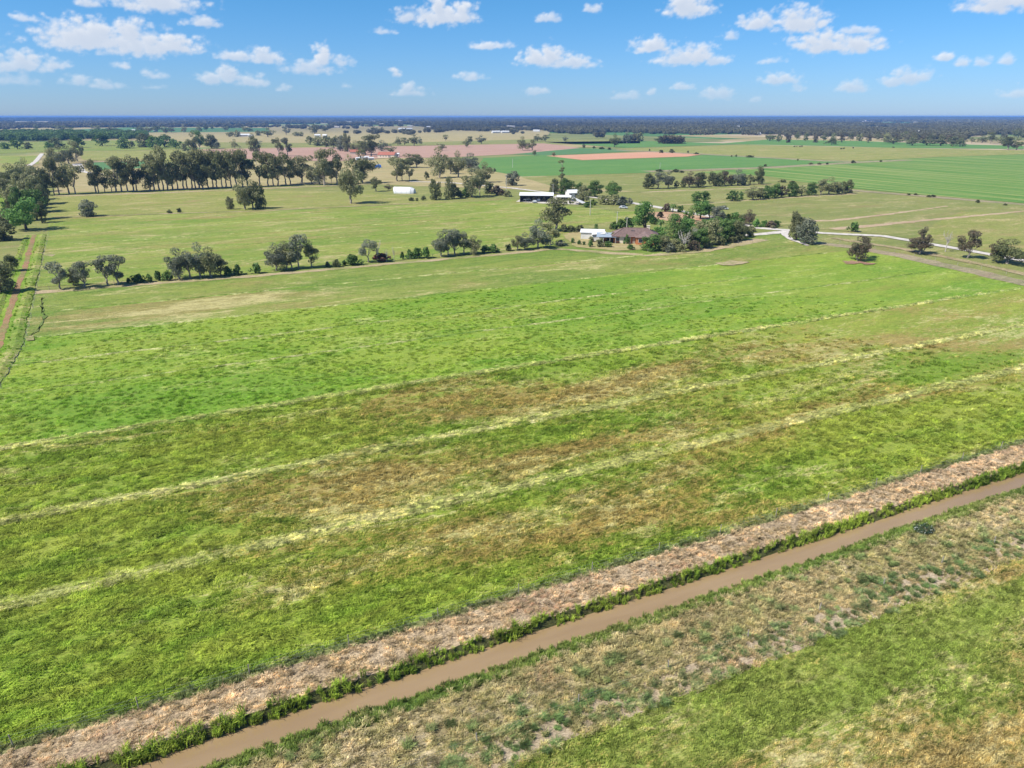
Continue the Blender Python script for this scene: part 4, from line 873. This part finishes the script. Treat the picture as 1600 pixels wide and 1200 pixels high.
palm(1051, 332, 15, 'date palm beside the driveway behind the garden'); palm(1032, 357, 16, 'palm just right of the tall bright green tree')
palm(1082, 368, 18, 'palm in the middle of the garden beside the broad conifer'); palm(1096, 371, 17, 'palm in the right half of the garden'); palm(1110, 362, 15, 'palm at the rear right of the garden')

# ------------------------------------------------------------------ far woods as one mass
def woodland(name, xs, ys, size, hgt, mat, nproto=5, cardn=150, csize=1.6, broad=1.0):
    rg = np.random.default_rng(9); pr = []
    for _ in range(nproto):
        L = []
        for q in range(4):
            a = rg.random()*6.28; d = rg.random()*.5
            L.append(cards(rg, (cos(a)*d*size*broad, sin(a)*d*size, hgt*.55), (size*.36*broad, size*.36, hgt*.45), cardn, csize, .7, .5))
        pr.append(joinc(L))
    n = len(xs)
    sc = RNG.uniform(.6, 1.3, n)
    return scatter(name, pr, np.stack([xs, ys, np.zeros(n)], 1), RNG.uniform(0, 6.28, n), sc, RNG.integers(0, nproto, n), mat)
def fill_px(poly, spacing, jitter=True, thr=None, seed=1):
    """random places over the ground area seen inside a polygon of the photograph"""
    Pw_ = np.array([G(*p)[:2] for p in poly]); x0, y0 = Pw_.min(0); x1, y1 = Pw_.max(0)
    n = int((x1-x0)*(y1-y0)/spacing**2); n = min(n, 400000)
    x = RNG.uniform(x0, x1, n); y = RNG.uniform(y0, y1, n); ins = np.zeros(n, bool)
    for a, b in zip(Pw_, np.roll(Pw_, -1, 0)):
        c = ((a[1] > y) != (b[1] > y)) & (x < (b[0]-a[0])*(y-a[1])/(b[1]-a[1]+1e-9)+a[0]); ins ^= c
    if thr is not None: ins &= fbm(x/150, y/300, seed) > thr
    if thr is not None: ins &= fbm(x/650, y/600, seed+3) > .405
    return x[ins], y[ins]
x, y = fill_px([(838,196),(845,203),(860,207),(985,222),(1030,223),(1128,224),(1135,216),(1200,213),(1260,219),(1330,218),(1420,225),(1500,227),(1512,214),(1560,210),(1640,214),(1640,193),(1200,192)], 16, thr=.455)
woodland('wood', x, y, 14, 11, M['lf_far'], csize=1.1)
x, y = fill_px([(640,196),(700,203),(800,208),(845,203),(838,195)], 20, thr=.38); woodland('wood', x, y, 14, 10, M['lf_far'], csize=1.2)
x, y = fill_px([(-40,220),(60,221),(135,218),(132,211),(70,209),(-40,211)], 13); woodland('wood', x, y, 13, 11, M['lf_green'], csize=1.2)
x, y = fill_px([(140,218),(225,218),(228,212),(150,209)], 13); woodland('wood', x, y, 13, 11, M['lf_green'], csize=1.2)
# the plain towards the horizon: woods and tree lines between small fields
def plain_pts(d0, d1, n, thr, seed, sx, sy):
    r = np.sqrt(RNG.uniform(d0*d0, d1*d1, n)); a = RNG.uniform(radians(-42), radians(42), n)
    x = r*np.sin(a); y = r*np.cos(a); u, s = xy2us(x, y)
    k = fbm(u/sx, s/sy, seed) > thr
    return x[k], y[k]
x, y = plain_pts(3600, 5600, 16000, .50, 41, 420, 380); woodland('wood', x, y, 30, 13, M['lf_far'], csize=2.6)
x, y = plain_pts(5600, 10000, 14000, .50, 42, 900, 600); woodland('wood', x, y, 60, 15, M['lf_far'], csize=4.5)
x, y = plain_pts(10000, 22000, 14000, .48, 43, 1500, 1500); woodland('wood', x, y, 130, 17, M['lf_far'], csize=9)
x, y = plain_pts(1900, 3600, 2200, .56, 44, 300, 260); woodland('wood', x, y, 16, 10, M['lf_far'], csize=1.5)
# a scatter of far-off roofs, too small and many to tell apart
m = MB(); rr = random.Random(2)
for k in range(170):
    r = sqrt(rr.uniform(3000**2, 8500**2)); a = radians(rr.gauss(8, 22)); L = rr.uniform(10, 34)*(1+r/9000); z = 3+r/2500
    x, y = r*sin(a), r*cos(a); m.box((x, y, z/2), (L, 8, z)); m.poly([(x-L/2, y-4.3, z), (x+L/2, y-4.3, z), (x+L/2, y, z+2.4), (x-L/2, y, z+2.4)]); m.poly([(x+L/2, y+4.3, z), (x-L/2, y+4.3, z), (x-L/2, y, z+2.4), (x+L/2, y, z+2.4)])
tag(m.build('distant_buildings', plain('distant_roofs', (.62,.60,.56), .7, .3, .02, col2=(.42,.38,.33))), kind='stuff')
# low blue hills on the right of the horizon
V = []; Fc = []; n = 60
for k in range(n+1):
    a = radians(14+24*k/n); r = 11500
    hh = 30+12*sin(pi*k/n)**.7*(.7+.5*float(fbm(np.array([k/7.]), np.array([1.]), 3)[0]))
    for j, (dr, hz) in enumerate(((-2500, 0), (-900, .7), (0, 1), (1500, .6), (3000, 0))): V.append(((r+dr)*sin(a), (r+dr)*cos(a), hh*hz-.5))
for k in range(n):
    for j in range(4): i = k*5+j; Fc.append((i, i+5, i+6, i+1))
tag(obj('hills', mesh_from('hills', V, Fc, plain('wooded_hills', (.06,.075,.05), .9, .4, .004), smooth=True)), kind='structure')

# ------------------------------------------------------------------ buildings
M['white_roof'] = plain('white_roof_iron', (.66,.67,.68), .45, .06, .6); M['white_wall'] = plain('white_wall', (.62,.61,.58), .7, .08, .8)
M['cream'] = plain('cream_render', (.70,.62,.48), .8, .1, 1.0); M['steel'] = plain('dark_steel', (.06,.065,.07), .5, .2)
M['brick'] = plain('orange_brick', (.50,.20,.085), .85, .25, 3.0); M['tile'] = plain('brown_tile', (.215,.150,.135), .8, .3, 1.5); M['ridge'] = plain('ridge_cap', (.16,.10,.09), .8, .2)
M['verandah'] = plain('blue_grey_iron', (.30,.36,.42), .5, .1); M['glass'] = plain('window_glass', (.03,.04,.05), .12, .2, spec=.6); M['timber'] = plain('grey_timber', (.36,.32,.27), .9, .3, 3.0)
M['redroof'] = plain('red_tile_roof', (.36,.13,.09), .8, .2, .5); M['blue'] = plain('blue_tarpaulin', (.03,.14,.50), .6, .2, 1.0); M['rubber'] = plain('black_rubber', (.02,.02,.02), .8, .1); M['hay'] = plain('hay', (.42,.33,.15), .95, .3, 2.0)
M['conc'] = plain('pale_concrete', (.55,.53,.49), .9, .15); M['silver'] = plain('galvanised', (.55,.57,.60), .45, .15, metal=.4)

def at(px, py): x, y, t = G(px, py); return (x, y, 0)
# brick farmhouse -----------------------------------------------------------
hx, hy, _ = at(992, 381)
hs_ = empty('farmhouse', (hx, hy, 0), radians(-8)); tag(hs_, 'orange brick farmhouse with brown hipped tile roof and cream chimney', 'house')
w = MB(); w.box((0, 5, 1.35), (16, 9.6, 2.7)); w.box((3.6, -.9, 1.35), (6.6, 2.6, 2.7)); w.build('wall', M['brick'], hs_)
cw = MB(); cw.box((-3.7, .12, 1.3), (4.2, .20, 2.55)); cw.build('rendered_wall', M['cream'], hs_)
def hip(x0, x1, y0, y1, z0, z1, inset):
    m = MB(); ym = (y0+y1)/2
    a, b_, c_, d_ = (x0, y0, z0), (x1, y0, z0), (x1, y1, z0), (x0, y1, z0); e, f = (x0+inset, ym, z1), (x1-inset, ym, z1)
    m.poly([a, b_, f, e]); m.poly([b_, c_, f]); m.poly([c_, d_, e, f]); m.poly([d_, a, e]); m.poly([d_, c_, b_, a]); return m
rf = hip(-8.9, 8.9, -.7, 10.6, 2.72, 5.2, 4.6).build('roof', M['tile'], hs_)
m = MB(); m.tube([(-4.3, 4.95, 5.24), (4.3, 4.95, 5.24)], .13, 6)
for sx, ex in ((-8.8, -4.3), (8.8, 4.3)):
    for yy in (-.6, 10.5): m.tube([(sx, yy, 2.8), (ex, 4.95, 5.24)], .10, 5)
m.build('ridge_cap', M['ridge'], rf)
# tile courses across the front slope
for k in range(1, 9):
    t = k/9; yy = -.7+t*5.65; zz = 2.72+t*2.48; x0 = -8.9+t*4.6
    m = MB(); m.box((0, yy, zz+.035), (2*abs(x0)-.2, .10, .07)); m.build('tile_course', M['ridge'], rf)
r2 = MB(); r2.poly([(-.1, -2.6, 2.74), (7.3, -2.6, 2.74), (3.6, .6, 4.1)]); r2.poly([(7.3, -2.6, 2.74), (7.3, 2, 2.78), (3.6, 4, 4.6), (3.6, .6, 4.1)]); r2.poly([(-.1, 2, 2.78), (-.1, -2.6, 2.74), (3.6, .6, 4.1), (3.6, 4, 4.6)]); r2.build('wing_roof', M['tile'], hs_)
v = MB(); v.poly([(-14.5, -1.2, 2.45), (-7.0, -1.2, 2.45), (-7.0, 7, 2.95), (-14.5, 7, 2.95)]); v.poly([(-14.5, 7, 2.85), (-7.0, 7, 2.85), (-7.0, -1.2, 2.35), (-14.5, -1.2, 2.35)]); v.build('verandah_roof', M['verandah'], hs_)
m = MB(); m.box((-11, 5.5, 1.3), (6.2, 2.8, 2.5)); m.build('laundry_wall', M['brick'], hs_)
m = MB(); m.poly([(-16.5, 3.5, 2.5), (-11.2, 3.5, 2.98), (-11.2, 9.5, 3.02), (-16.5, 9.5, 2.55)]); m.box((-14, 6.5, 1.2), (4.4, 5, 2.3)); m.build('white_annexe', M['white_wall'], hs_)
for xx in (-14.2, -11.8, -9.4, -7.3):
    m = MB(); m.box((xx, -1.0, 1.2), (.12, .12, 2.4)); m.build('post', M['white_wall'], hs_)
m = MB(); m.box((4.9, 6.2, 4.9), (1.1, .8, 2.0)); m.box((4.9, 6.2, 5.98), (1.3, 1.0, .16)); m.build('chimney', M['cream'], hs_)
for xx, yy, ww in ((-6.6, .17, 1.3), (2.0, -2.23, 1.5), (5.2, -2.23, 1.8), (-3.3, -.01, 1.6)):
    f = MB(); f.box((xx, yy-.03, 1.55), (ww+.2, .06, 1.35)); fo = f.build('window', M['white_wall'], hs_); g = MB(); g.box((xx, yy-.07, 1.55), (ww, .03, 1.15)); g.build('pane', M['glass'], fo)
d = MB(); d.box((-.4, .15, 1.05), (.95, .08, 2.1)); d.build('door', M['timber'], hs_)
m = MB(); m.box((-1, 3.2, 4.45), (1.4, .9, .12)); m.build('roof_vent', M['steel'], hs_)
# gable building helper -------------------------------------------------------
def gable(name, px, py, L, D, eh, rh, rz, label, cat='shed', wall='white_wall', roof='white_roof', openf=False, door=True, group=None, world=None, windows=0):
    loc = world or at(px, py); r = empty(name, loc, rz); tag(r, label, cat, group)
    m = MB()
    if openf:
        m.box((0, D-.1, eh/2), (L, .15, eh)); m.box((-L/2+.08, D/2, eh/2), (.15, D-.3, eh)); m.box((L/2-.08, D/2, eh/2), (.15, D-.3, eh)); m.build('wall', M[wall], r)
        nb = max(2, int(L/4.5))
        for k in range(nb+1): q = MB(); q.box((-L/2+.25+k*(L-.5)/nb, .1, eh/2), (.18, .18, eh)); q.build('post', M['steel'], r)
    else:
        m.box((0, D/2, eh/2), (L, D, eh)); m.poly([(-L/2+.003, .02, eh), (-L/2+.003, D-.02, eh), (-L/2+.003, D/2, rh-.03)][::-1]); m.poly([(L/2-.003, .02, eh), (L/2-.003, D-.02, eh), (L/2-.003, D/2, rh-.03)]); m.build('wall', M[wall], r)
        if door: q = MB(); q.box((L*.22, -.03, min(eh*.42, 1.3)), (min(2.6, L*.3), .06, min(eh*.84, 2.6))); q.build('door', M['steel'] if cat == 'shed' else M['timber'], r)
        for k in range(windows):
            xx = -L*.32+k*L*.5/max(1, windows-1) if windows > 1 else -L*.2
            f = MB(); f.box((xx, -.03, eh*.58), (1.3, .06, 1.1)); fo = f.build('window', M['cream'], r); g = MB(); g.box((xx, -.07, eh*.58), (1.1, .03, .9)); g.build('pane', M['glass'], fo)
    o = .35; q = MB()
    for sy, y0 in ((1, -o), (-1, D+o)):
        a = (-L/2-o, y0, eh-.02); b_ = (L/2+o, y0, eh-.02); c_ = (L/2+o, D/2, rh+.05); d_ = (-L/2-o, D/2, rh+.05)
        q.poly([a, b_, c_, d_] if sy > 0 else [b_, a, d_, c_]); q.poly([(p[0], p[1], p[2]-.12) for p in ([d_, c_, b_, a] if sy > 0 else [c_, d_, a, b_])])
        q.poly([a, (a[0], a[1], a[2]-.12), (b_[0], b_[1], b_[2]-.12), b_])
    q.build('roof', M[roof], r)
    return r
gable('garden_shed', 925, 374, 8.8, 6.2, 2.7, 3.5, radians(-10), 'white steel shed just left of the brick farmhouse', door=True)
hayshed = gable('hay_shed', 838, 316, 18.5, 9, 3.7, 4.9, radians(-4), 'long open-fronted hay shed with white roof in the farmyard', wall='steel', openf=True)
for k in range(4):
    x, y, _ = at(826+k*8, 314); b_ = MB(); b_.box((0, 0, .6), (1.6+.4*(k % 2), 1.2, 1.2)); b_.box((.1, .1, 1.5), (1.2, 1.1, .6)); o = b_.build('hay_stack', M['hay'], None, loc=(x, y+2.5, 0)); tag(o, f"hay bales stacked inside the open hay shed, {ORD[k]}{' from left' if k else ''}", 'hay bales', 'hay stacks in the hay shed')
gable('cottage', 897, 309, 6.5, 5.5, 2.8, 4.4, radians(20), 'white cottage with steep white roof between the farmyard trees', 'house', windows=2)
gable('low_shed', 881, 314, 7.5, 6, 2.2, 2.9, radians(-8), 'low white-roofed shed between the hay shed and the cottage', wall='steel', openf=True)
# skillion awning
r = empty('awning', at(901, 320), radians(-25)); tag(r, 'steep white lean-to awning with dark underside beside the low shed', 'awning')
m = MB(); m.poly([(-4, 0, 3.6), (3.4, 0, .9), (3.4, 5, .9), (-4, 5, 3.6)]); m.poly([(-4, 5, 3.5), (3.4, 5, .8), (3.4, 0, .8), (-4, 0, 3.5)]); m.poly([(-4, 0, 3.5), (3.4, 0, .8), (3.4, 0, .9), (-4, 0, 3.6)]); m.build('roof', M['white_roof'], r)
for xx, hh in ((-3.8, 3.45), (0, 2.05), (3.2, .85)):
    for yy in (.2, 4.8): q = MB(); q.box((xx, yy, hh/2), (.15, .15, hh)); q.build('post', M['steel'], r)
# arched white shed, open dark mouth on the left, closed rounded end on the right
x0, y0, _ = at(630, 302.5); r = empty('arched_shed', (x0, y0, 0), radians(-12)); tag(r, 'long white arched shed with dark open left end', 'shed')
L = 12.5; Rr = 3.3; Hh = 3.7; m = MB(); K = 14; Q = []
for j, xx in enumerate(np.linspace(-L/2, L/2, 9)):
    tap = 1.0 if j < 7 else (.93 if j == 7 else .72)
    for k in range(K+1): a = pi*k/K; Q.append((xx+(0 if j else -.9*sin(a)), 3.6-Rr*cos(a)*tap, Hh*sin(a)*tap))
m.v = Q
for j in range(8):
    for k in range(K): i = j*(K+1)+k; m.f.append((i, i+1, i+K+2, i+K+1))
m.f.append(tuple(8*(K+1)+k for k in range(K+1))); m.build('roof', M['white_roof'], r, smooth=False)
for xx in (-5, -1.5, 2, 4.3):
    q = MB(); q.tube([(xx, 3.6-Rr*cos(pi*k/10)*1.012, Hh*sin(pi*k/10)*1.012) for k in range(11)], .06, 4); q.build('rib', M['silver'], r)
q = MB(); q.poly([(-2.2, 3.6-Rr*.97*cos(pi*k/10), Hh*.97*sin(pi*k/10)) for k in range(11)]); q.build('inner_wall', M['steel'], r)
# far homestead with red roofs
gable('homestead', 603, 246.5, 20, 11, 3.2, 6.2, radians(-10), 'red-roofed homestead among gums in the distance', 'house', wall='cream', roof='redroof', windows=4)
gable('homestead_shed', 556, 241, 14, 9, 3.0, 5.5, radians(10), 'smaller red-roofed building left of the distant homestead', 'shed', wall='cream', roof='redroof')
gable('machinery_shed', 617, 245, 10, 7, 3.2, 4.2, radians(5), 'small white-walled shed right of the distant homestead')
for k, (px, py, L, D) in enumerate([(566,249,7,3),(573,248,5,3),(580,250,6,2.5),(560,250,5,2.5)]):
    gable('white_hut', px, py, L, D, 2.2, 2.8, .2*k, f"small white hut before the distant homestead, {ORD[k] if k else 'nearest the blue stack'}", 'hut', group='white huts before the distant homestead', door=False)
x, y, _ = at(591, 262); r = empty('tarpaulin_stack', (x, y, 0), .2); tag(r, 'bright blue tarpaulin over a stack beside a white trailer', 'tarpaulin')
m = MB()
m.poly([(-3, 0, 0), (3, 0, 0), (2.6, .4, 2.3), (-2.4, .4, 2.1)]); m.poly([(3, 0, 0), (3, 3.4, 0), (2.6, 3, 2.3), (2.6, .4, 2.3)]); m.poly([(-3, 3.4, 0), (-3, 0, 0), (-2.4, .4, 2.1), (-2.4, 3, 2.0)]); m.poly([(-2.4, .4, 2.1), (2.6, .4, 2.3), (.4, 1.7, 3.0)]); m.poly([(2.6, .4, 2.3), (2.6, 3, 2.3), (.4, 1.7, 3.0)]); m.poly([(2.6, 3, 2.3), (-2.4, 3, 2.0), (.4, 1.7, 3.0)]); m.poly([(-2.4, 3, 2.0), (-2.4, .4, 2.1), (.4, 1.7, 3.0)]); m.build('cover', M['blue'], r)
# white houses and sheds in the far distance
fb = [(382,213.5,22,'long low white house on the plain at far left'),(392,214,12,'square white house right of the long low one at far left'),(208,205.5,12,'pale house among trees at the far left'),(243,206,12,'tiny pale shed in the tree line at far left'),(275,195,14,None),(496,214,13,'white house with bushes left of the red field'),(507,214,10,'small white shed beside the white house'),
 (627,203,26,'long white shed left of the distant village'),(640,203,20,'second long white shed left of the distant village'),(672,200,30,None),(682,199,34,None),(690,199.5,20,None),(700,200,20,None),(717,199.5,18,None),(722,202,18,None),(733,203,16,None),(748,202,18,None),(776,208,24,'grey-white shed at the near edge of the village'),(790,208,22,'white shed at the near edge of the village'),
 (838,206,20,None),(1012,197,22,None),(1020,197.5,16,None),(1105,197,16,None),(1142,199,22,None),(1152,199,20,None),(1185,211,16,None),(1207,197,22,None),(1258,190,24,None),(1257,197.5,12,None),(1335,186.5,44,None),(1438,198,22,'white house in the wood at right, left one of the pair'),(1445,198,26,'white house in the wood at right, right one of the pair'),(1462,197,18,None),(1472,199.5,20,None),(1438,207,12,'small white shed below the pair of houses in the wood'),(1562,184,40,None),(1592,183.5,40,None),(1290,187,30,None),(1232,188,30,None),(1520,185,34,None),(905,205,16,None),(880,205,14,None)]
for k, (px, py, L, lb) in enumerate(fb):
    gable('farm_building', px, py, L, L*.45, 3.4+L*.03, 5.2+L*.05, random.uniform(-.4, .4), lb or 'tiny white building among the trees of the distant plain', 'building', group='tiny white buildings on the distant plain' if lb is None else 'white houses and sheds on the distant plain', door=False)

# vehicles ------------------------------------------------------------------
def car(px, py, col, label, rz, ute=False):
    r = empty('parked_car', at(px, py), rz); tag(r, label, 'car', 'vehicles parked in the farmyard')
    m = MB(); prof = [(-2.2,.45),(2.2,.45),(2.25,.85),(1.3,1.0),(.65,1.5),(-.5 if ute else -1.5,1.52),(-.8 if ute else -2.05,.98),(-2.2,.95)]
    n = len(prof); wy = .85
    for sy in (-wy, wy):
        for (a, z) in prof: m.v.append((a, sy*(.86 if z > 1.3 else 1), z))
    m.f.append(tuple(range(n))); m.f.append(tuple(range(2*n-1, n-1, -1)))
    for k in range(n): m.f.append((k, n+k, n+(k+1) % n, (k+1) % n))
    m.build('body', col, r)
    g = MB(); g.poly([(1.26,-.74,1.03),(1.26,.74,1.03),(.70,.66,1.47),(.70,-.66,1.47)]); g.poly([(1.0,-.862,1.02),(-.6,-.862,1.02),(-.45,-.765,1.44),(.62,-.765,1.44)]); g.poly([(1.0,.862,1.02),(.62,.765,1.44),(-.45,.765,1.44),(-.6,.862,1.02)]); g.build('window', M['glass'], r)
    for xx in (-1.4, 1.4):
        for yy in (-.82, .82):
            q = MB(); q.tube([(xx, yy-.1, .34), (xx, yy+.1, .34)], .34, 10); i = len(q.v); q.f.append(tuple(range(10))[::-1]); q.build('wheel', M['rubber'], r)
M['carwhite'] = plain('white_paint', (.78,.78,.78), .3, .03, spec=.5); M['cargrey'] = plain('silver_paint', (.42,.44,.46), .3, .05, spec=.5)
car(823, 313.5, M['carwhite'], 'white utility truck parked before the left end of the hay shed', radians(12), True)
car(835, 317, M['cargrey'], 'silver car parked on the gravel before the hay shed', radians(100)); car(842, 314.5, M['carwhite'], 'white car parked under the hay shed front', radians(80))
car(862, 313, M['carwhite'], 'white car at the right end of the hay shed', radians(30)); car(974, 326, M['cargrey'], 'silver car parked by the grey shrubs along the driveway', radians(-20)); car(1131, 327.5, M['cargrey'], 'silver car alone in the paddock above the garden', radians(-15))
# power poles -----------------------------------------------------------------
poles = [(864,304,15,'power pole left of the tiered gum at the sheds'),(922,336,22,'power pole in the paddock right of the sheds'),(964,349,17,'power pole with crossarm nearest the farmhouse shrubs'),(979,359,18,'power pole right behind the farmhouse roof'),(801,262,13,'thin power pole at the edge of the far green crop'),(1031,264,9,'thin dark pole standing in the far green crop'),(791,298,22,'bare pole beside the grey tree left of the farmyard')]
tops = []
for px, py, hp, lb in poles:
    x, y, t = G(px, py); h = hp*t/(F*cP); r = empty('power_pole', (x, y, 0), .5); tag(r, lb, 'power pole', 'power poles around the farm')
    m = MB(); m.tube([(0, 0, -.3), (0, 0, h)], [.17, .12], 8); m.build('pole', M['conc'], r)
    m = MB(); m.box((0, .16, h-.5), (2.2, .12, .14)); m.build('crossarm', M['timber'], r)
    for xx in (-.9, 0, .9): q = MB(); q.tube([(xx, .16, h-.43), (xx, .16, h-.2)], .06, 6); q.build('insulator', M['white_wall'], r)
    tops.append(Vector((x, y, h-.2)))
for a, b_, lb in ((0, 1, 'overhead wire from the shed pole to the paddock pole'), (1, 2, 'overhead wire between the paddock pole and the crossarm pole'), (2, 3, 'overhead wire from the crossarm pole to the farmhouse pole'), (0, 6, 'overhead wire from the shed pole to the grey tree pole')):
    A_, B_ = tops[a], tops[b_]; m = MB(); m.tube([A_.lerp(B_, k/8)-Vector((0, 0, 1.2*4*(k/8)*(1-k/8))) for k in range(9)], .025, 4); tag(m.build('power_line', M['steel']), lb, 'power line', 'overhead wires')
# fences ----------------------------------------------------------------------
def fence(pts, gap, ph, label, wires=3, group='wire fences', prad=.05, mat='timber', grp=True):
    a0 = pts[0]; r = empty('wire_fence', (a0[0], a0[1], 0)); tag(r, label, 'fence', group)
    pos = []
    for a, b_ in zip(pts, pts[1:]):
        L = math.hypot(b_[0]-a[0], b_[1]-a[1]); n = max(1, int(round(L/gap)))
        for k in range(n): pos.append((a[0]+(b_[0]-a[0])*k/n, a[1]+(b_[1]-a[1])*k/n))
    pos.append(pts[-1])
    pm = MB(); pm.tube([(0, 0, -.2), (0, 0, ph)], prad, 6); me = mesh_from('post', pm.v, pm.f, M[mat])
    for p in pos:
        o = obj('post', me, r, (p[0]-a0[0], p[1]-a0[1], 0)); o.rotation_euler = (random.uniform(-.06, .06), random.uniform(-.06, .06), 0)
    for k in range(wires):
        z = ph*(.35+.28*k); m = MB(); m.tube([(p[0]-a0[0], p[1]-a0[1], z) for p in pos], .004, 3, False); m.build('wire', M['silver'], r)
fence([us2xy(u, FENCE-.5) for u in (-60, 60, 215)], 8.5, 1.25, 'wire fence on short posts along the canal side of the green paddock', prad=.045)
fence([us2xy(u, 38.0) for u in (-30, 150)], 9.0, 1.0, 'wire fence on dark stakes along the bare bank nearest the camera', wires=2, prad=.05)
fence([us2xy(-32.0-max(0, s-170)*.085, s) for s in (55, 170, 340)], 9, 1.2, 'wire fence beside the red drain on the left', mat='timber')
fence([us2xy(u, 228.2) for u in (-34, 110)], 8, 1.2, 'wire fence along the hedge row behind the green paddock')
fence([us2xy(u, 205+.0) for u in (150, 212)], 7, 1.2, 'wire fence in front of the farmhouse garden')
fence([us2xy(227, s) for s in (120, 205)], 8, 1.2, 'wire fence between the green paddock and the road bank')
# tussocks on the bare bank nearest the camera: things one can count ------------
rg = np.random.default_rng(12); tb = []
for k in range(4):
    v1, f1 = blades(rg, 150, .36, .62, .045, .85, curl=.6); tb.append(mesh_from('tussock', v1, f1, M['tussock'] if 'tussock' in M else M['weeds_t']))
M['tus'] = pasture('tussock_green', (.10,.155,.050), (.16,.205,.08), (.38,.35,.18), (.18,.16,.08), .75, .4, stretch=1, tuft=True, dark=(.07,.095,.03))
M['tusbase'] = M['dry_t']
for me in tb: me.materials[0] = M['tus']
cnt = 0; tried = 0; placed = []
while cnt < 230 and tried < 9000:
    tried += 1; u = rg.uniform(2, 120); s = 36.6+rg.normal()*.95+.5*sin(u*.35)
    if not (34.7 < s < 39.2): continue
    if any((u-a)**2+(s-b_)**2 < .45 for a, b_ in placed): continue
    x, y = us2xy(u, s)
    if not bool(inview(np.array([x]), np.array([y]), 0, 20, 20)[0]): continue
    placed.append((u, s)); o = obj('tussock', tb[cnt % 4], loc=(x, y, 0), rz=rg.random()*6.28); q = rg.uniform(.45, 1.15); o.scale = (q*rg.uniform(.8, 1.3), q, q*rg.uniform(.5, .85))
    tag(o, 'grey-green grass tussock on the pale bare bank nearest the camera', 'tussock', 'tussocks on the bare bank'); cnt += 1
# grey dry clumps on the dry bank
for k in range(110):
    u = rg.uniform(-10, 130); s = rg.uniform(38.8, 43.0); x, y = us2xy(u, s)
    if not bool(inview(np.array([x]), np.array([y]), 0, 20, 20)[0]): continue
    o = obj('dry_tussock', tb[k % 4], loc=(x, y, 0), rz=rg.random()*6.28); o.material_slots[0].link = 'OBJECT'; o.material_slots[0].material = M['weeds_t']; q = rg.uniform(.6, 1.2); o.scale = (q, q, q*.9)
    tag(o, 'grey-green clump in the dry grass between canal and bare bank', 'grass clump', 'clumps in the dry grass')
# round shrub with whitish leaves on the canal bank
x, y, t = G(1442, 831); r = empty('silver_shrub', (x, y, 0)); tag(r, 'low round shrub with dark and white leaves on the canal bank', 'shrub')
rg = np.random.default_rng(8); v1, f1 = cards(rg, (0, 0, .45), (1.15, .95, .5), 520, .11, .6, .6); obj('crown', mesh_from('crown', v1, f1, leafm('shrub_dark', (.03,.06,.03), (.05,.09,.045))), r)
v1, f1 = cards(rg, (0, 0, .50), (1.2, 1.0, .55), 85, .065, .9, .9); obj('white_leaves', mesh_from('white_leaves', v1, f1, plain('white_leaf', (.50,.53,.48), .6, .2)), r)
mb = MB()
for k in range(6): mb.tube([(0, 0, -.1), (cos(k)*.6, sin(k)*.5, .5)], [.04, .015], 4)
mb.build('stems', M['barkd'], r)
# cattle far off ---------------------------------------------------------------
def cow_mesh():
    bm_v = [(0,0,1.05),(-.75,0,1.1),(.75,0,1.15),(1.15,0,1.35),(1.55,0,1.15),(-.7,.25,.55),(-.7,.25,0),(-.7,-.25,.55),(-.7,-.25,0),(.7,.25,.55),(.7,.25,0),(.7,-.25,.55),(.7,-.25,0),(-1.0,0,1.0),(-1.05,0,.5)]
    e = [(0,1),(0,2),(2,3),(3,4),(1,5),(5,6),(1,7),(7,8),(2,9),(9,10),(2,11),(11,12),(1,13),(13,14)]
    rad = [.42,.38,.38,.24,.15,.14,.08,.14,.08,.14,.08,.14,.08,.06,.04]
    me = bpy.data.meshes.new('cow'); me.from_pydata(bm_v, e, []); me.update(); me.materials.append(M['cow'])
    o = obj('cow', me); md = o.modifiers.new('skin', 'SKIN'); 
    for i, q in enumerate(me.skin_vertices[0].data if me.skin_vertices else []): q.radius = (rad[i], rad[i])
    return o, rad
M['cow'] = plain('black_hide', (.03,.025,.02), .7, .3)
spots = [(1241,230),(1245,229.8),(1250,230),(1253,229.6),(1314,233.4),(1318,233),(1333,232),(1396,231.5)]
spots = [(x if x > 1300 else x, y) for x, y in spots]
o0, rad = cow_mesh()
me = o0.data
if not me.skin_vertices:
    bpy.context.view_layer.update()
if me.skin_vertices:
    for i, q in enumerate(me.skin_vertices[0].data): q.radius = (rad[i], rad[i]); q.use_root = (i == 0)
for k, (px, py) in enumerate(spots):
    o = o0 if k == 0 else o0.copy()
    if k: COL.objects.link(o)
    o.location = at(px, py); o.rotation_euler = (0, 0, k*1.3); o.scale = (1.3, 1.3, 1.3)
    tag(o, f"black cow grazing on the far tan paddock, {ORD[k]}{' from the left' if k else ''}", 'cow', 'cattle on the far paddock')

# ------------------------------------------------------------------ haze
hb = MB(); hb.box((0, 0, 24), (50000, 50000, 52))
mh = bpy.data.materials.new('haze'); mh.use_nodes = True; N = NT(mh.node_tree); N.n.clear(); out = N.new('ShaderNodeOutputMaterial')
pv = N.new('ShaderNodeVolumePrincipled'); pv.inputs['Color'].default_value = (.21, .46, 1.0, 1); pv.inputs['Density'].default_value = 8e-5; pv.inputs['Anisotropy'].default_value = 0.0
N.l.new(pv.outputs[0], out.inputs['Volume'])
tag(hb.build('haze', mh), kind='stuff')
